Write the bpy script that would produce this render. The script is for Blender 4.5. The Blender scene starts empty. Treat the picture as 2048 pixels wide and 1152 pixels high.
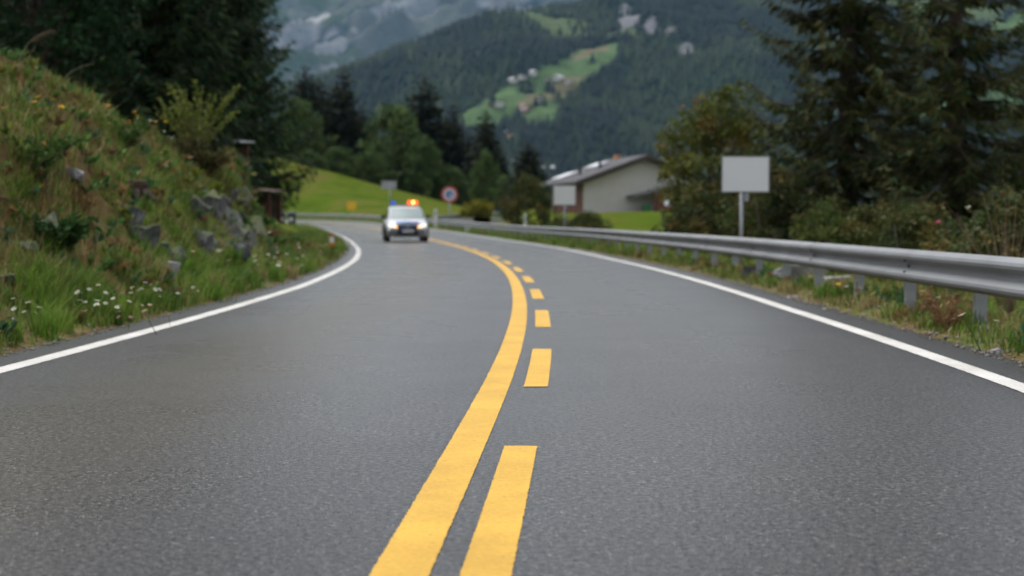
import bpy, bmesh, math, random
import numpy as np
from mathutils import Vector, Matrix

random.seed(11)
RNG = np.random.default_rng(11)
SC = bpy.context.scene
COL = SC.collection
R = math.radians

# ---------------------------------------------------------------- camera
CAM_H = 0.93
F = 2048 * 50 / 36.0
PITCH = math.atan(136 / F)
cam = bpy.data.cameras.new('camera')
cam.lens = 50; cam.sensor_width = 36; cam.clip_start = 0.05; cam.clip_end = 30000
cam.dof.use_dof = True; cam.dof.focus_distance = 6.3; cam.dof.aperture_fstop = 2.3
camo = bpy.data.objects.new('camera', cam); COL.objects.link(camo)
camo.location = (0, 0, CAM_H); camo.rotation_euler = (math.pi / 2 - PITCH, 0, 0)
SC.camera = camo

# ---------------------------------------------------------------- sky, sun, exposure
SUN_AZ, SUN_EL = -48.0, 66.0
w = bpy.data.worlds.new('World'); SC.world = w; w.use_nodes = True
wn, wl_ = w.node_tree.nodes, w.node_tree.links
sky = wn.new('ShaderNodeTexSky'); sky.sky_type = 'NISHITA'; sky.sun_disc = False
sky.sun_elevation = R(SUN_EL); sky.sun_rotation = R(SUN_AZ % 360)
sky.altitude = 900; sky.air_density = 1.0; sky.dust_density = 6.0; sky.ozone_density = 1.0
hsv = wn.new('ShaderNodeHueSaturation'); hsv.inputs['Saturation'].default_value = 0.22
wl_.new(sky.outputs[0], hsv.inputs['Color'])
wl_.new(hsv.outputs[0], wn['Background'].inputs[0])
wn['Background'].inputs[1].default_value = 0.15
sun = bpy.data.lights.new('sun', 'SUN'); sun.energy = 1.2; sun.angle = R(40); sun.color = (1.0, 0.97, 0.93)
suno = bpy.data.objects.new('sun', sun); COL.objects.link(suno)
sd = Vector((math.sin(R(SUN_AZ)) * math.cos(R(SUN_EL)), math.cos(R(SUN_AZ)) * math.cos(R(SUN_EL)), math.sin(R(SUN_EL))))
suno.rotation_euler = sd.to_track_quat('Z', 'Y').to_euler(); suno.location = sd * 100
SC.view_settings.view_transform = 'Standard'; SC.view_settings.look = 'None'
SC.view_settings.gamma = 1; SC.view_settings.exposure = 0.75; SC.view_settings.use_curve_mapping = False
SC.render.engine = 'CYCLES'
cy = SC.cycles
cy.use_denoising = True
try:
    cy.denoiser = 'OPENIMAGEDENOISE'; cy.denoising_input_passes = 'RGB_ALBEDO_NORMAL'
except Exception:
    pass
cy.max_bounces = 6; cy.diffuse_bounces = 3; cy.glossy_bounces = 3; cy.transmission_bounces = 4
cy.volume_bounces = 1; cy.transparent_max_bounces = 6; cy.sample_clamp_indirect = 6

# ---------------------------------------------------------------- maths helpers
CP, SP = math.cos(PITCH), math.sin(PITCH)
def ray(u, v):
    a = (u - 1024) / F; b = -(v - 576) / F
    d = np.array([a, CP + b * SP, -SP + b * CP])
    return d / d[1]
def at(u, v, Y):
    d = ray(u, v); return Vector((d[0] * Y, Y, CAM_H + d[2] * Y))
def sst(a, b, x):
    t = np.clip((np.asarray(x, float) - a) / (b - a), 0, 1); return t * t * (3 - 2 * t)
def _h(ix, iy, s):
    v = np.sin(ix * 127.1 + iy * 311.7 + s * 74.7) * 43758.5453
    return v - np.floor(v)
def vn(x, y, s=0):
    x = np.asarray(x, float); y = np.asarray(y, float)
    ix, iy = np.floor(x), np.floor(y); fx, fy = x - ix, y - iy
    fx = fx * fx * (3 - 2 * fx); fy = fy * fy * (3 - 2 * fy)
    a = _h(ix, iy, s); b = _h(ix + 1, iy, s); c = _h(ix, iy + 1, s); d = _h(ix + 1, iy + 1, s)
    return (a * (1 - fx) + b * fx) * (1 - fy) + (c * (1 - fx) + d * fx) * fy
def fbm(x, y, s=0, o=4):
    t = 0; amp = .5; f = 1.0
    for k in range(o):
        t = t + amp * (vn(x * f, y * f, s + k * 3.1) * 2 - 1); amp *= .5; f *= 2.03
    return t

# ---------------------------------------------------------------- materials
def new_mat(name):
    m = bpy.data.materials.new(name); m.use_nodes = True
    return m, m.node_tree.nodes, m.node_tree.links, m.node_tree.nodes['Principled BSDF']
def ramp(n, stops, interp='LINEAR'):
    r = n.new('ShaderNodeValToRGB'); r.color_ramp.interpolation = interp
    e = r.color_ramp.elements
    while len(e) < len(stops): e.new(0.5)
    for i, (p, c) in enumerate(stops):
        e[i].position = p; e[i].color = (*c, 1)
    return r
def coords(n, l, kind='Object', scale=None):
    t = n.new('ShaderNodeTexCoord')
    if scale is None: return t.outputs[kind]
    m = n.new('ShaderNodeMapping'); m.inputs['Scale'].default_value = scale
    l.new(t.outputs[kind], m.inputs[0]); return m.outputs[0]
def noise(n, l, co, scale, detail=4, rough=.55):
    t = n.new('ShaderNodeTexNoise'); t.inputs['Scale'].default_value = scale
    t.inputs['Detail'].default_value = detail; t.inputs['Roughness'].default_value = rough
    l.new(co, t.inputs['Vector']); return t.outputs['Fac']
def bump(n, l, h, b, strength=.3, dist=.02):
    k = n.new('ShaderNodeBump'); k.inputs['Strength'].default_value = strength; k.inputs['Distance'].default_value = dist
    l.new(h, k.inputs['Height']); l.new(k.outputs[0], b.inputs['Normal'])
def plain(name, c, rough=.6, metal=0., var=.12, scale=6., bmp=.15, spec=.5, dist=.01, emit=None, es=1.):
    m, n, l, b = new_mat(name)
    co = coords(n, l); f = noise(n, l, co, scale, 5)
    r = ramp(n, [(.3, tuple(x * (1 - var) for x in c)), (.7, tuple(min(1, x * (1 + var)) for x in c))])
    l.new(f, r.inputs[0]); l.new(r.outputs[0], b.inputs['Base Color'])
    b.inputs['Roughness'].default_value = rough; b.inputs['Metallic'].default_value = metal
    b.inputs['Specular IOR Level'].default_value = spec
    if bmp: bump(n, l, noise(n, l, co, scale * 4, 3), b, bmp, dist)
    if emit:
        b.inputs['Emission Color'].default_value = (*emit, 1); b.inputs['Emission Strength'].default_value = es
    return m
def leafmat(name, trans=.25, rough=.6, tint=(1, 1, 1)):
    m, n, l, b = new_mat(name)
    a = n.new('ShaderNodeAttribute'); a.attribute_name = 'col'
    mx = n.new('ShaderNodeMix'); mx.data_type = 'RGBA'; mx.blend_type = 'MULTIPLY'; mx.inputs['Factor'].default_value = 1
    l.new(a.outputs['Color'], mx.inputs['A']); mx.inputs['B'].default_value = (*tint, 1)
    l.new(mx.outputs['Result'], b.inputs['Base Color'])
    b.inputs['Roughness'].default_value = rough; b.inputs['Specular IOR Level'].default_value = .12
    t = n.new('ShaderNodeBsdfTranslucent'); l.new(mx.outputs['Result'], t.inputs['Color'])
    ms = n.new('ShaderNodeMixShader'); ms.inputs[0].default_value = trans
    l.new(b.outputs[0], ms.inputs[1]); l.new(t.outputs[0], ms.inputs[2])
    l.new(ms.outputs[0], n['Material Output'].inputs['Surface'])
    return m

M = {}
M['leaf'] = leafmat('leaf', .28)
M['needle'] = leafmat('needle', .12, .7)
M['grass'] = leafmat('grass_blade', .3, .55)
M['bark'] = plain('bark', (.055, .042, .032), .9, scale=9, var=.4, bmp=.6)
M['twig'] = plain('dry_twig', (.16, .11, .07), .85, scale=9, var=.3)
M['steel'] = plain('galvanised_steel', (.20, .208, .216), .6, .25, var=.14, scale=1.5, bmp=.05)
M['post'] = plain('galvanised_post', (.31, .325, .345), .5, .55, var=.15, scale=5, bmp=.08)
M['bolt'] = plain('bolt', (.12, .12, .12), .5, .7)
M['sign_pale'] = plain('pale_sign_sheet', (.8, .81, .82), .45, 0, var=.03, scale=2, bmp=0)
M['sign_grey'] = plain('sign_sheet', (.70, .72, .75), .45, 0, var=.03, scale=2, bmp=0)
M['sign_edge'] = plain('sign_edge', (.25, .26, .27), .5, .5)
M['white'] = plain('white_plastic', (.75, .75, .73), .5, var=.06)
M['black'] = plain('black_plastic', (.015, .015, .017), .5)
M['orange'] = plain('orange_reflector', (.7, .18, .02), .35)
M['red'] = plain('red_reflector', (.55, .05, .03), .35)
M['sign_red'] = plain('sign_red', (.5, .09, .1), .4, var=.05, bmp=0)
M['sign_blue'] = plain('sign_blue', (.05, .14, .42), .4, var=.05, bmp=0)
M['sign_white'] = plain('sign_white', (.72, .72, .76), .4, var=.03, bmp=0)
M['sign_yellow'] = plain('sign_yellow', (.8, .46, .02), .45, var=.05, bmp=0)
M['binblue'] = plain('dark_blue_bin', (.02, .032, .045), .5, var=.1)
M['wood'] = plain('weathered_wood', (.10, .065, .045), .85, scale=5, var=.35, bmp=.4)
M['wood_red'] = plain('red_brown_wood', (.11, .035, .02), .75, scale=3, var=.3, bmp=.3)
M['tin'] = plain('grey_tin', (.33, .33, .36), .55, .2, scale=3, var=.12)
M['concrete'] = plain('concrete', (.38, .37, .35), .85, scale=2, var=.15, bmp=.3)
M['stucco'] = plain('grey_stucco', (.52, .505, .47), .9, scale=1.2, var=.06, bmp=.2)
M['roof'] = plain('slate_roof', (.115, .113, .12), .8, scale=.8, var=.18, bmp=.3, spec=.2)
M['roof_red'] = plain('tile_roof', (.33, .13, .09), .8, scale=.5)
M['roof_pale'] = plain('pale_roof', (.5, .5, .52), .6, scale=.5)
M['chalet_white'] = plain('chalet_wall', (.62, .58, .55), .8, scale=.5)
M['chalet_wood'] = plain('chalet_wood', (.16, .09, .06), .8, scale=.5)
M['skylight'] = plain('sky_bright_glass', (.8, .82, .85), .2, var=.04, bmp=0)  # near-white base colour has the sky's reflection painted into the panes
M['glass'] = plain('window_glass', (.03, .04, .045), .08, var=.05, bmp=0)
M['brick'] = plain('chimney_brick', (.42, .2, .1), .85, scale=3)
M['green_plastic'] = plain('green_plastic', (.02, .16, .05), .5)
M['paint_silver'] = plain('car_silver', (.62, .64, .67), .32, .1, var=.02, bmp=0)
M['paint_blue'] = plain('car_blue', (.03, .12, .33), .25, .1, var=.02, bmp=0)
M['paint_olive'] = plain('car_side_grey', (.12, .125, .11), .3, .3, var=.05, bmp=0)
M['tyre'] = plain('tyre', (.012, .012, .012), .8)
M['rim'] = plain('rim', (.3, .3, .32), .35, .8)
M['windscreen'] = plain('windscreen', (.20, .27, .27), .35, var=.05, bmp=0, spec=.4)
M['lamp_on'] = plain('headlamp_lit', (.9, .9, .85), .2, bmp=0, emit=(1, .95, .84), es=.75)
M['lamp_amber'] = plain('amber_lamp', (.8, .35, .05), .2, bmp=0, emit=(1, .5, .12), es=1.6)
M['beacon_red'] = plain('beacon_red_lit', (.8, .09, .02), .2, bmp=0, emit=(1, .09, .015), es=1.3)
M['beacon_hot'] = plain('beacon_bulb', (.9, .6, .2), .2, bmp=0, emit=(1, .62, .12), es=4)
M['beacon_blue'] = plain('beacon_blue', (.01, .05, .42), .2, bmp=0, emit=(.01, .10, .8), es=.5)

def mat_rock():
    m, n, l, b = new_mat('rock')
    co = coords(n, l)
    f = noise(n, l, co, 4, 8, .65)
    r = ramp(n, [(.32, (.02, .02, .022)), (.44, (.055, .055, .058)), (.55, (.11, .11, .113)), (.68, (.27, .265, .26))])
    l.new(f, r.inputs[0])
    g = n.new('ShaderNodeNewGeometry'); sx = n.new('ShaderNodeSeparateXYZ'); l.new(g.outputs['Normal'], sx.inputs[0])
    f2 = noise(n, l, co, 7, 5)
    mu = n.new('ShaderNodeMath'); mu.operation = 'MULTIPLY'; l.new(sx.outputs['Z'], mu.inputs[0]); l.new(f2, mu.inputs[1])
    r2 = ramp(n, [(.24, (0, 0, 0)), (.40, (1, 1, 1))]); l.new(mu.outputs[0], r2.inputs[0])
    mx = n.new('ShaderNodeMix'); mx.data_type = 'RGBA'
    l.new(r2.outputs[0], mx.inputs['Factor']); l.new(r.outputs[0], mx.inputs['A']); mx.inputs['B'].default_value = (.085, .105, .03, 1)
    l.new(mx.outputs['Result'], b.inputs['Base Color']); b.inputs['Roughness'].default_value = .85
    bump(n, l, noise(n, l, co, 14, 6, .7), b, .7, .04)
    return m
M['rock'] = mat_rock()
M['pale_rock'] = plain('pale_rock', (.24, .235, .23), .85, scale=6, var=.25, bmp=.5, dist=.03)

def mat_asphalt():
    m, n, l, b = new_mat('asphalt')
    co = coords(n, l)
    v = n.new('ShaderNodeTexVoronoi'); v.inputs['Scale'].default_value = 150; l.new(co, v.inputs['Vector'])
    sep = n.new('ShaderNodeSeparateColor'); l.new(v.outputs['Color'], sep.inputs[0])
    r = ramp(n, [(0., (.002, .002, .002)), (.5, (.008, .0076, .0074)), (.8, (.023, .022, .0215)), (.95, (.07, .067, .064)), (1., (.18, .175, .168))])
    l.new(sep.outputs[0], r.inputs[0])
    f1 = noise(n, l, co, 34, 5, .7)
    r1 = ramp(n, [(.25, (.62, .62, .62)), (.75, (1.4, 1.4, 1.4))]); l.new(f1, r1.inputs[0])
    m1 = n.new('ShaderNodeMix'); m1.data_type = 'RGBA'; m1.blend_type = 'MULTIPLY'; m1.inputs['Factor'].default_value = 1
    l.new(r.outputs[0], m1.inputs['A']); l.new(r1.outputs[0], m1.inputs['B'])
    # slow patches, and wear along the lanes from the road's own (along, across) map
    f2 = noise(n, l, co, .55, 4, .6)
    r2 = ramp(n, [(.3, (.68, .69, .71)), (.7, (1.32, 1.29, 1.25))]); l.new(f2, r2.inputs[0])
    m2 = n.new('ShaderNodeMix'); m2.data_type = 'RGBA'; m2.blend_type = 'MULTIPLY'; m2.inputs['Factor'].default_value = 1
    l.new(m1.outputs['Result'], m2.inputs['A']); l.new(r2.outputs[0], m2.inputs['B'])
    uv = n.new('ShaderNodeUVMap'); uv.uv_map = 'uv'; su = n.new('ShaderNodeSeparateXYZ'); l.new(uv.outputs[0], su.inputs[0])
    wob = noise(n, l, co, .35, 3); ad = n.new('ShaderNodeMath'); ad.operation = 'MULTIPLY_ADD'
    l.new(wob, ad.inputs[0]); ad.inputs[1].default_value = .09; l.new(su.outputs[0], ad.inputs[2])
    W = (1.22, 1.21, 1.20); K = (.8, .8, .82); B = (1.22, 1.12, .97); E_ = (.55, .55, .58)
    r3 = ramp(n, [(.0, E_), (.085, E_), (.11, K), (.19, W), (.27, B), (.34, B), (.43, W), (.52, K), (.60, (1.05, 1.04, 1.03)), (.68, (1.05, 1.0, .94)), (.78, W), (.92, K), (.955, E_), (1., E_)])
    l.new(ad.outputs[0], r3.inputs[0])
    m3 = n.new('ShaderNodeMix'); m3.data_type = 'RGBA'; m3.blend_type = 'MULTIPLY'; m3.inputs['Factor'].default_value = 1
    l.new(m2.outputs['Result'], m3.inputs['A']); l.new(r3.outputs[0], m3.inputs['B'])
    gn = noise(n, l, co, 42, 4, .85)
    r4 = ramp(n, [(.33, (.12, .12, .12)), (.5, (.85, .85, .85)), (.68, (2.9, 2.85, 2.8))]); l.new(gn, r4.inputs[0])
    m4 = n.new('ShaderNodeMix'); m4.data_type = 'RGBA'; m4.blend_type = 'MULTIPLY'; m4.inputs['Factor'].default_value = 1
    l.new(m3.outputs['Result'], m4.inputs['A']); l.new(r4.outputs[0], m4.inputs['B'])
    l.new(m4.outputs['Result'], b.inputs['Base Color'])
    b.inputs['Roughness'].default_value = .34; b.inputs['Specular IOR Level'].default_value = .42
    mr = n.new('ShaderNodeMapRange'); mr.inputs['From Min'].default_value = .55; mr.inputs['From Max'].default_value = 1.6; mr.inputs['To Min'].default_value = .38; mr.inputs['To Max'].default_value = .21
    lum = n.new('ShaderNodeMix'); lum.data_type = 'RGBA'; lum.blend_type = 'MULTIPLY'; lum.inputs['Factor'].default_value = 1
    l.new(r3.outputs[0], lum.inputs['A']); l.new(r2.outputs[0], lum.inputs['B']); bw = n.new('ShaderNodeRGBToBW'); l.new(lum.outputs['Result'], bw.inputs[0])
    l.new(bw.outputs[0], mr.inputs['Value']); l.new(mr.outputs[0], b.inputs['Roughness'])
    b.inputs['Sheen Weight'].default_value = .24; b.inputs['Sheen Roughness'].default_value = .22; b.inputs['Sheen Tint'].default_value = (1, .96, .91, 1)
    b.inputs['Specular Tint'].default_value = (1, .97, .93, 1)
    ah = n.new('ShaderNodeMath'); ah.operation = 'MULTIPLY_ADD'; l.new(f1, ah.inputs[0]); ah.inputs[1].default_value = .7; l.new(v.outputs['Distance'], ah.inputs[2])
    gm = n.new('ShaderNodeMapRange'); gm.inputs['From Min'].default_value = .3; gm.inputs['From Max'].default_value = .7
    gm.inputs['To Min'].default_value = .02; gm.inputs['To Max'].default_value = .85; l.new(gn, gm.inputs['Value']); l.new(gm.outputs[0], b.inputs['Specular IOR Level'])
    gs = n.new('ShaderNodeMapRange'); gs.inputs['From Min'].default_value = .3; gs.inputs['From Max'].default_value = .7
    gs.inputs['To Min'].default_value = .1; gs.inputs['To Max'].default_value = .85; l.new(gn, gs.inputs['Value']); l.new(gs.outputs[0], b.inputs['Sheen Weight'])
    tn_ = n.new('ShaderNodeMix'); tn_.data_type = 'RGBA'; tn_.blend_type = 'MULTIPLY'; tn_.inputs['Factor'].default_value = 1
    l.new(r3.outputs[0], tn_.inputs['A']); tn_.inputs['B'].default_value = (.84, .82, .80, 1); l.new(tn_.outputs['Result'], b.inputs['Sheen Tint'])
    bump(n, l, ah.outputs[0], b, .35, .003)
    return m
M['asphalt'] = mat_asphalt()

def mat_paint(name, c):
    m, n, l, b = new_mat(name)
    co = coords(n, l)
    f = noise(n, l, co, 60, 5, .7); f2 = noise(n, l, co, 2.2, 4, .6)
    r = ramp(n, [(.26, tuple(x * .3 for x in c)), (.38, tuple(x * .84 for x in c)), (.66, c)]); l.new(f, r.inputs[0])
    r2 = ramp(n, [(.3, (.78, .76, .72)), (.65, (1, 1, 1))]); l.new(f2, r2.inputs[0])
    mx = n.new('ShaderNodeMix'); mx.data_type = 'RGBA'; mx.blend_type = 'MULTIPLY'; mx.inputs['Factor'].default_value = 1
    l.new(r.outputs[0], mx.inputs['A']); l.new(r2.outputs[0], mx.inputs['B'])
    l.new(mx.outputs['Result'], b.inputs['Base Color']); b.inputs['Roughness'].default_value = .6
    b.inputs['Specular IOR Level'].default_value = .35
    bump(n, l, noise(n, l, co, 110, 4, .7), b, .5, .003)
    return m
M['yellow_paint'] = mat_paint('yellow_road_paint', (.69, .40, .036))
M['white_paint'] = mat_paint('white_road_paint', (.66, .65, .62))

def mat_soil():
    m, n, l, b = new_mat('bank_soil')
    co = coords(n, l)
    f = noise(n, l, co, 1.1, 6, .62)
    r = ramp(n, [(.28, (.075, .115, .024)), (.42, (.13, .15, .036)), (.52, (.19, .145, .055)), (.62, (.15, .09, .038)), (.75, (.08, .11, .026))])
    l.new(f, r.inputs[0])
    f2 = noise(n, l, co, 14, 6, .7); r2 = ramp(n, [(.25, (.5, .5, .5)), (.75, (1.4, 1.4, 1.4))]); l.new(f2, r2.inputs[0])
    mx = n.new('ShaderNodeMix'); mx.data_type = 'RGBA'; mx.blend_type = 'MULTIPLY'; mx.inputs['Factor'].default_value = 1
    l.new(r.outputs[0], mx.inputs['A']); l.new(r2.outputs[0], mx.inputs['B'])
    l.new(mx.outputs['Result'], b.inputs['Base Color']); b.inputs['Roughness'].default_value = .95; b.inputs['Specular IOR Level'].default_value = .15
    bump(n, l, noise(n, l, co, 12, 7, .7), b, .9, .08)
    return m
M['soil'] = mat_soil()
def mat_meadow():
    m, n, l, b = new_mat('meadow')
    co = coords(n, l)
    f = noise(n, l, co, .16, 7, .68)
    r = ramp(n, [(.3, (.045, .078, .010)), (.48, (.074, .110, .014)), (.6, (.11, .104, .028)), (.72, (.064, .098, .014))])
    l.new(f, r.inputs[0])
    f2 = noise(n, l, co, 3, 6, .75); r2 = ramp(n, [(.25, (.6, .6, .6)), (.75, (1.3, 1.3, 1.3))]); l.new(f2, r2.inputs[0])
    mx = n.new('ShaderNodeMix'); mx.data_type = 'RGBA'; mx.blend_type = 'MULTIPLY'; mx.inputs['Factor'].default_value = 1
    l.new(r.outputs[0], mx.inputs['A']); l.new(r2.outputs[0], mx.inputs['B'])
    l.new(mx.outputs['Result'], b.inputs['Base Color']); b.inputs['Roughness'].default_value = .95; b.inputs['Specular IOR Level'].default_value = .0
    bump(n, l, noise(n, l, co, 6, 6, .7), b, .7, .1)
    return m
M['meadow'] = mat_meadow()
def mat_attr(name, scale, lo, hi, bs, dist):
    m, n, l, b = new_mat(name)
    co = coords(n, l)
    a = n.new('ShaderNodeAttribute'); a.attribute_name = 'col'
    f2 = noise(n, l, co, scale, 8, .65); r2 = ramp(n, [(.3, (lo,) * 3), (.7, (hi,) * 3)]); l.new(f2, r2.inputs[0])
    mx = n.new('ShaderNodeMix'); mx.data_type = 'RGBA'; mx.blend_type = 'MULTIPLY'; mx.inputs['Factor'].default_value = 1
    l.new(a.outputs['Color'], mx.inputs['A']); l.new(r2.outputs[0], mx.inputs['B'])
    l.new(mx.outputs['Result'], b.inputs['Base Color']); b.inputs['Roughness'].default_value = .95; b.inputs['Specular IOR Level'].default_value = .1
    bump(n, l, noise(n, l, co, scale * 2, 8, .7), b, bs, dist)
    return m
M['mountain'] = mat_attr('mountain_ground', .02, .6, 1.35, .8, 12)
M['massif'] = mat_attr('massif_ground', .008, .7, 1.3, 1., 40)

# ---------------------------------------------------------------- object helpers
def tag(o, label=None, cat=None, group=None, kind=None):
    if label: o['label'] = label
    if cat: o['category'] = cat
    if group: o['group'] = group
    if kind: o['kind'] = kind
    return o
def link(name, me, parent=None, loc=None, rz=0):
    o = bpy.data.objects.new(name, me); COL.objects.link(o)
    if parent: o.parent = parent
    if loc is not None: o.location = loc
    if rz: o.rotation_euler = (0, 0, rz)
    return o
def empty(name, loc, rz=0):
    o = bpy.data.objects.new(name, None); COL.objects.link(o)
    o.location = loc; o.rotation_euler = (0, 0, rz); o.empty_display_size = .2
    return o
def copy_tree(o, parent=None):
    c = o.copy(); COL.objects.link(c); c.parent = parent
    for ch in list(o.children): copy_tree(ch, c)
    return c
def npmesh(name, V, Fc, mat, col=None, smooth=False):
    """V (n,3); Fc (m,k) all faces with k corners; col (m,3) per face"""
    V = np.asarray(V, np.float32); Fc = np.asarray(Fc, np.int32)
    me = bpy.data.meshes.new(name); k = Fc.shape[1]; m = len(Fc)
    me.vertices.add(len(V)); me.vertices.foreach_set('co', V.ravel())
    me.loops.add(m * k); me.loops.foreach_set('vertex_index', Fc.ravel())
    me.polygons.add(m); me.polygons.foreach_set('loop_start', np.arange(m, dtype=np.int32) * k)
    me.polygons.foreach_set('loop_total', np.full(m, k, np.int32))
    if smooth: me.polygons.foreach_set('use_smooth', np.ones(m, bool))
    if col is not None:
        a = me.attributes.new('col', 'FLOAT_COLOR', 'FACE')
        c = np.ones((m, 4), np.float32); c[:, :3] = col; a.data.foreach_set('color', c.ravel())
    me.materials.append(mat); me.update(calc_edges=True); me.validate()
    return me
def grid_mesh(name, X, Y, Z, mat, uv=None, col=None, smooth=True):
    """X,Y,Z (a,b) arrays"""
    a, b = X.shape
    V = np.stack([X, Y, Z], -1).reshape(-1, 3)
    i = np.arange(a * b).reshape(a, b)
    Fc = np.stack([i[:-1, :-1], i[1:, :-1], i[1:, 1:], i[:-1, 1:]], -1).reshape(-1, 4)
    A, B, C = V[Fc[0, 0]], V[Fc[0, 1]], V[Fc[0, 2]]
    if np.cross(B - A, C - A)[2] < 0: Fc = Fc[:, ::-1]
    me = npmesh(name, V, Fc, mat, smooth=smooth)
    if uv is not None:
        u = me.uv_layers.new(name='uv'); u.data.foreach_set('uv', uv.reshape(-1, 2)[Fc.ravel()].astype(np.float32).ravel())
    if col is not None:
        t = me.attributes.new('col', 'FLOAT_COLOR', 'POINT')
        c = np.ones((a * b, 4), np.float32); c[:, :3] = col.reshape(-1, 3); t.data.foreach_set('color', c.ravel())
    return me

class MB:
    """collects shapes into one mesh"""
    def __init__(s): s.v = []; s.f = []
    def add(s, V, Fc):
        o = len(s.v); s.v += [tuple(p) for p in V]; s.f += [tuple(i + o for i in f) for f in Fc]; return s
    def box(s, x0, x1, y0, y1, z0, z1):
        V = [(x, y, z) for z in (z0, z1) for y in (y0, y1) for x in (x0, x1)]
        return s.add(V, [(0, 2, 3, 1), (4, 5, 7, 6), (0, 1, 5, 4), (2, 6, 7, 3), (0, 4, 6, 2), (1, 3, 7, 5)])
    def prism(s, poly, a, b):
        """poly: list of points as 3D Vectors, extruded from +a to +b (vectors)"""
        n = len(poly); V = [Vector(p) + Vector(a) for p in poly] + [Vector(p) + Vector(b) for p in poly]
        Fc = [tuple(range(n - 1, -1, -1)), tuple(range(n, 2 * n))] + [(i, (i + 1) % n, n + (i + 1) % n, n + i) for i in range(n)]
        return s.add(V, Fc)
    def tube(s, pts, rad, k=7, cap=True):
        pts = [Vector(p) for p in pts]; rings = []
        for i, p in enumerate(pts):
            d = (pts[min(i + 1, len(pts) - 1)] - pts[max(i - 1, 0)]).normalized()
            a = d.orthogonal().normalized() if i == 0 else (a - d * a.dot(d)).normalized()
            b = d.cross(a); r = rad[i] if hasattr(rad, '__len__') else rad
            rings.append([p + (a * math.cos(2 * math.pi * j / k) + b * math.sin(2 * math.pi * j / k)) * r for j in range(k)])
        V = [q for r_ in rings for q in r_]; Fc = []
        for i in range(len(pts) - 1):
            for j in range(k): Fc.append((i * k + j, i * k + (j + 1) % k, (i + 1) * k + (j + 1) % k, (i + 1) * k + j))
        if cap:
            Fc.append(tuple(range(k - 1, -1, -1))); Fc.append(tuple(range((len(pts) - 1) * k, len(pts) * k)))
        return s.add(V, Fc)
    def loft(s, rings, closed=False, caps=True):
        k = len(rings[0]); V = [q for r_ in rings for q in r_]; Fc = []
        for i in range(len(rings) - 1):
            for j in range(k if closed else k - 1):
                Fc.append((i * k + j, i * k + (j + 1) % k, (i + 1) * k + (j + 1) % k, (i + 1) * k + j))
        if caps and closed:
            Fc.append(tuple(range(k - 1, -1, -1))); Fc.append(tuple(range((len(rings) - 1) * k, len(rings) * k)))
        return s.add(V, Fc)
    def disc(s, c, n, r, t, k=28):
        c = Vector(c); n = Vector(n).normalized(); a = n.orthogonal().normalized(); b = n.cross(a)
        p = [c + (a * math.cos(2 * math.pi * j / k) + b * math.sin(2 * math.pi * j / k)) * r for j in range(k)]
        return s.prism(p, -n * t / 2, n * t / 2)
    def mesh(s, name, mat, smooth=False, bevel=0):
        me = bpy.data.meshes.new(name); me.from_pydata(s.v, [], s.f)
        bm = bmesh.new(); bm.from_mesh(me); bmesh.ops.recalc_face_normals(bm, faces=bm.faces)
        if bevel: bmesh.ops.bevel(bm, geom=bm.edges[:], offset=bevel, segments=2, affect='EDGES', clamp_overlap=True)
        for f in bm.faces: f.smooth = smooth
        bm.to_mesh(me); bm.free(); me.materials.append(mat); return me
    def build(s, name, mat, parent=None, smooth=False, bevel=0, loc=None, rz=0):
        return link(name, s.mesh(name, mat, smooth, bevel), parent, loc, rz)

# ---------------------------------------------------------------- the road's line
_ky = np.array([-40, -16, 0, 4.7, 7, 10.4, 15.7, 24, 35, 46.8, 57, 80, 112, 135, 150, 165, 180, 200])
_km = np.array([.1, .07, .055, .05, .047, .029, .004, -.03, -.072, -.101, -.12, -.163, -.212, -.30, -.44, -.65, -.95, -1.3])
_yy = np.linspace(-40, 200, 4801); _mm = np.interp(_yy, _ky, _km)
_mm = np.convolve(np.pad(_mm, 30, 'edge'), np.ones(61) / 61, 'valid')
_xx = np.concatenate([[0], np.cumsum((_mm[1:] + _mm[:-1]) / 2 * np.diff(_yy))]); _xx += .049 - np.interp(12.6, _yy, _xx)
def cx(y): return np.interp(y, _yy, _xx)
def cm(y): return np.interp(y, _yy, _mm)
def wl(y): return np.interp(y, [-20, 8.8, 20, 33, 55, 80, 140], [3.12, 3.1, 3.02, 3.2, 3.6, 3.85, 3.9])
def wr(y): return np.interp(y, [-20, 8, 15, 33, 49, 80, 140], [2.93, 2.92, 2.8, 2.82, 3.2, 3.4, 3.6])
def ev(y): return np.interp(y, [55, 65, 80, 100, 125, 145, 170, 220], [0, .02, .12, .33, .62, .88, 1.1, 1.5])
EL, ER = .40, .46         # asphalt outside the edge lines
def lat(x, y): return (cx(y) - x) / np.sqrt(1 + cm(y) ** 2)
def off(y, D):            # point at left offset D (D<0: right)
    m = cm(y); q = np.sqrt(1 + m * m); return cx(y) - D / q, y + D * m / q

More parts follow.
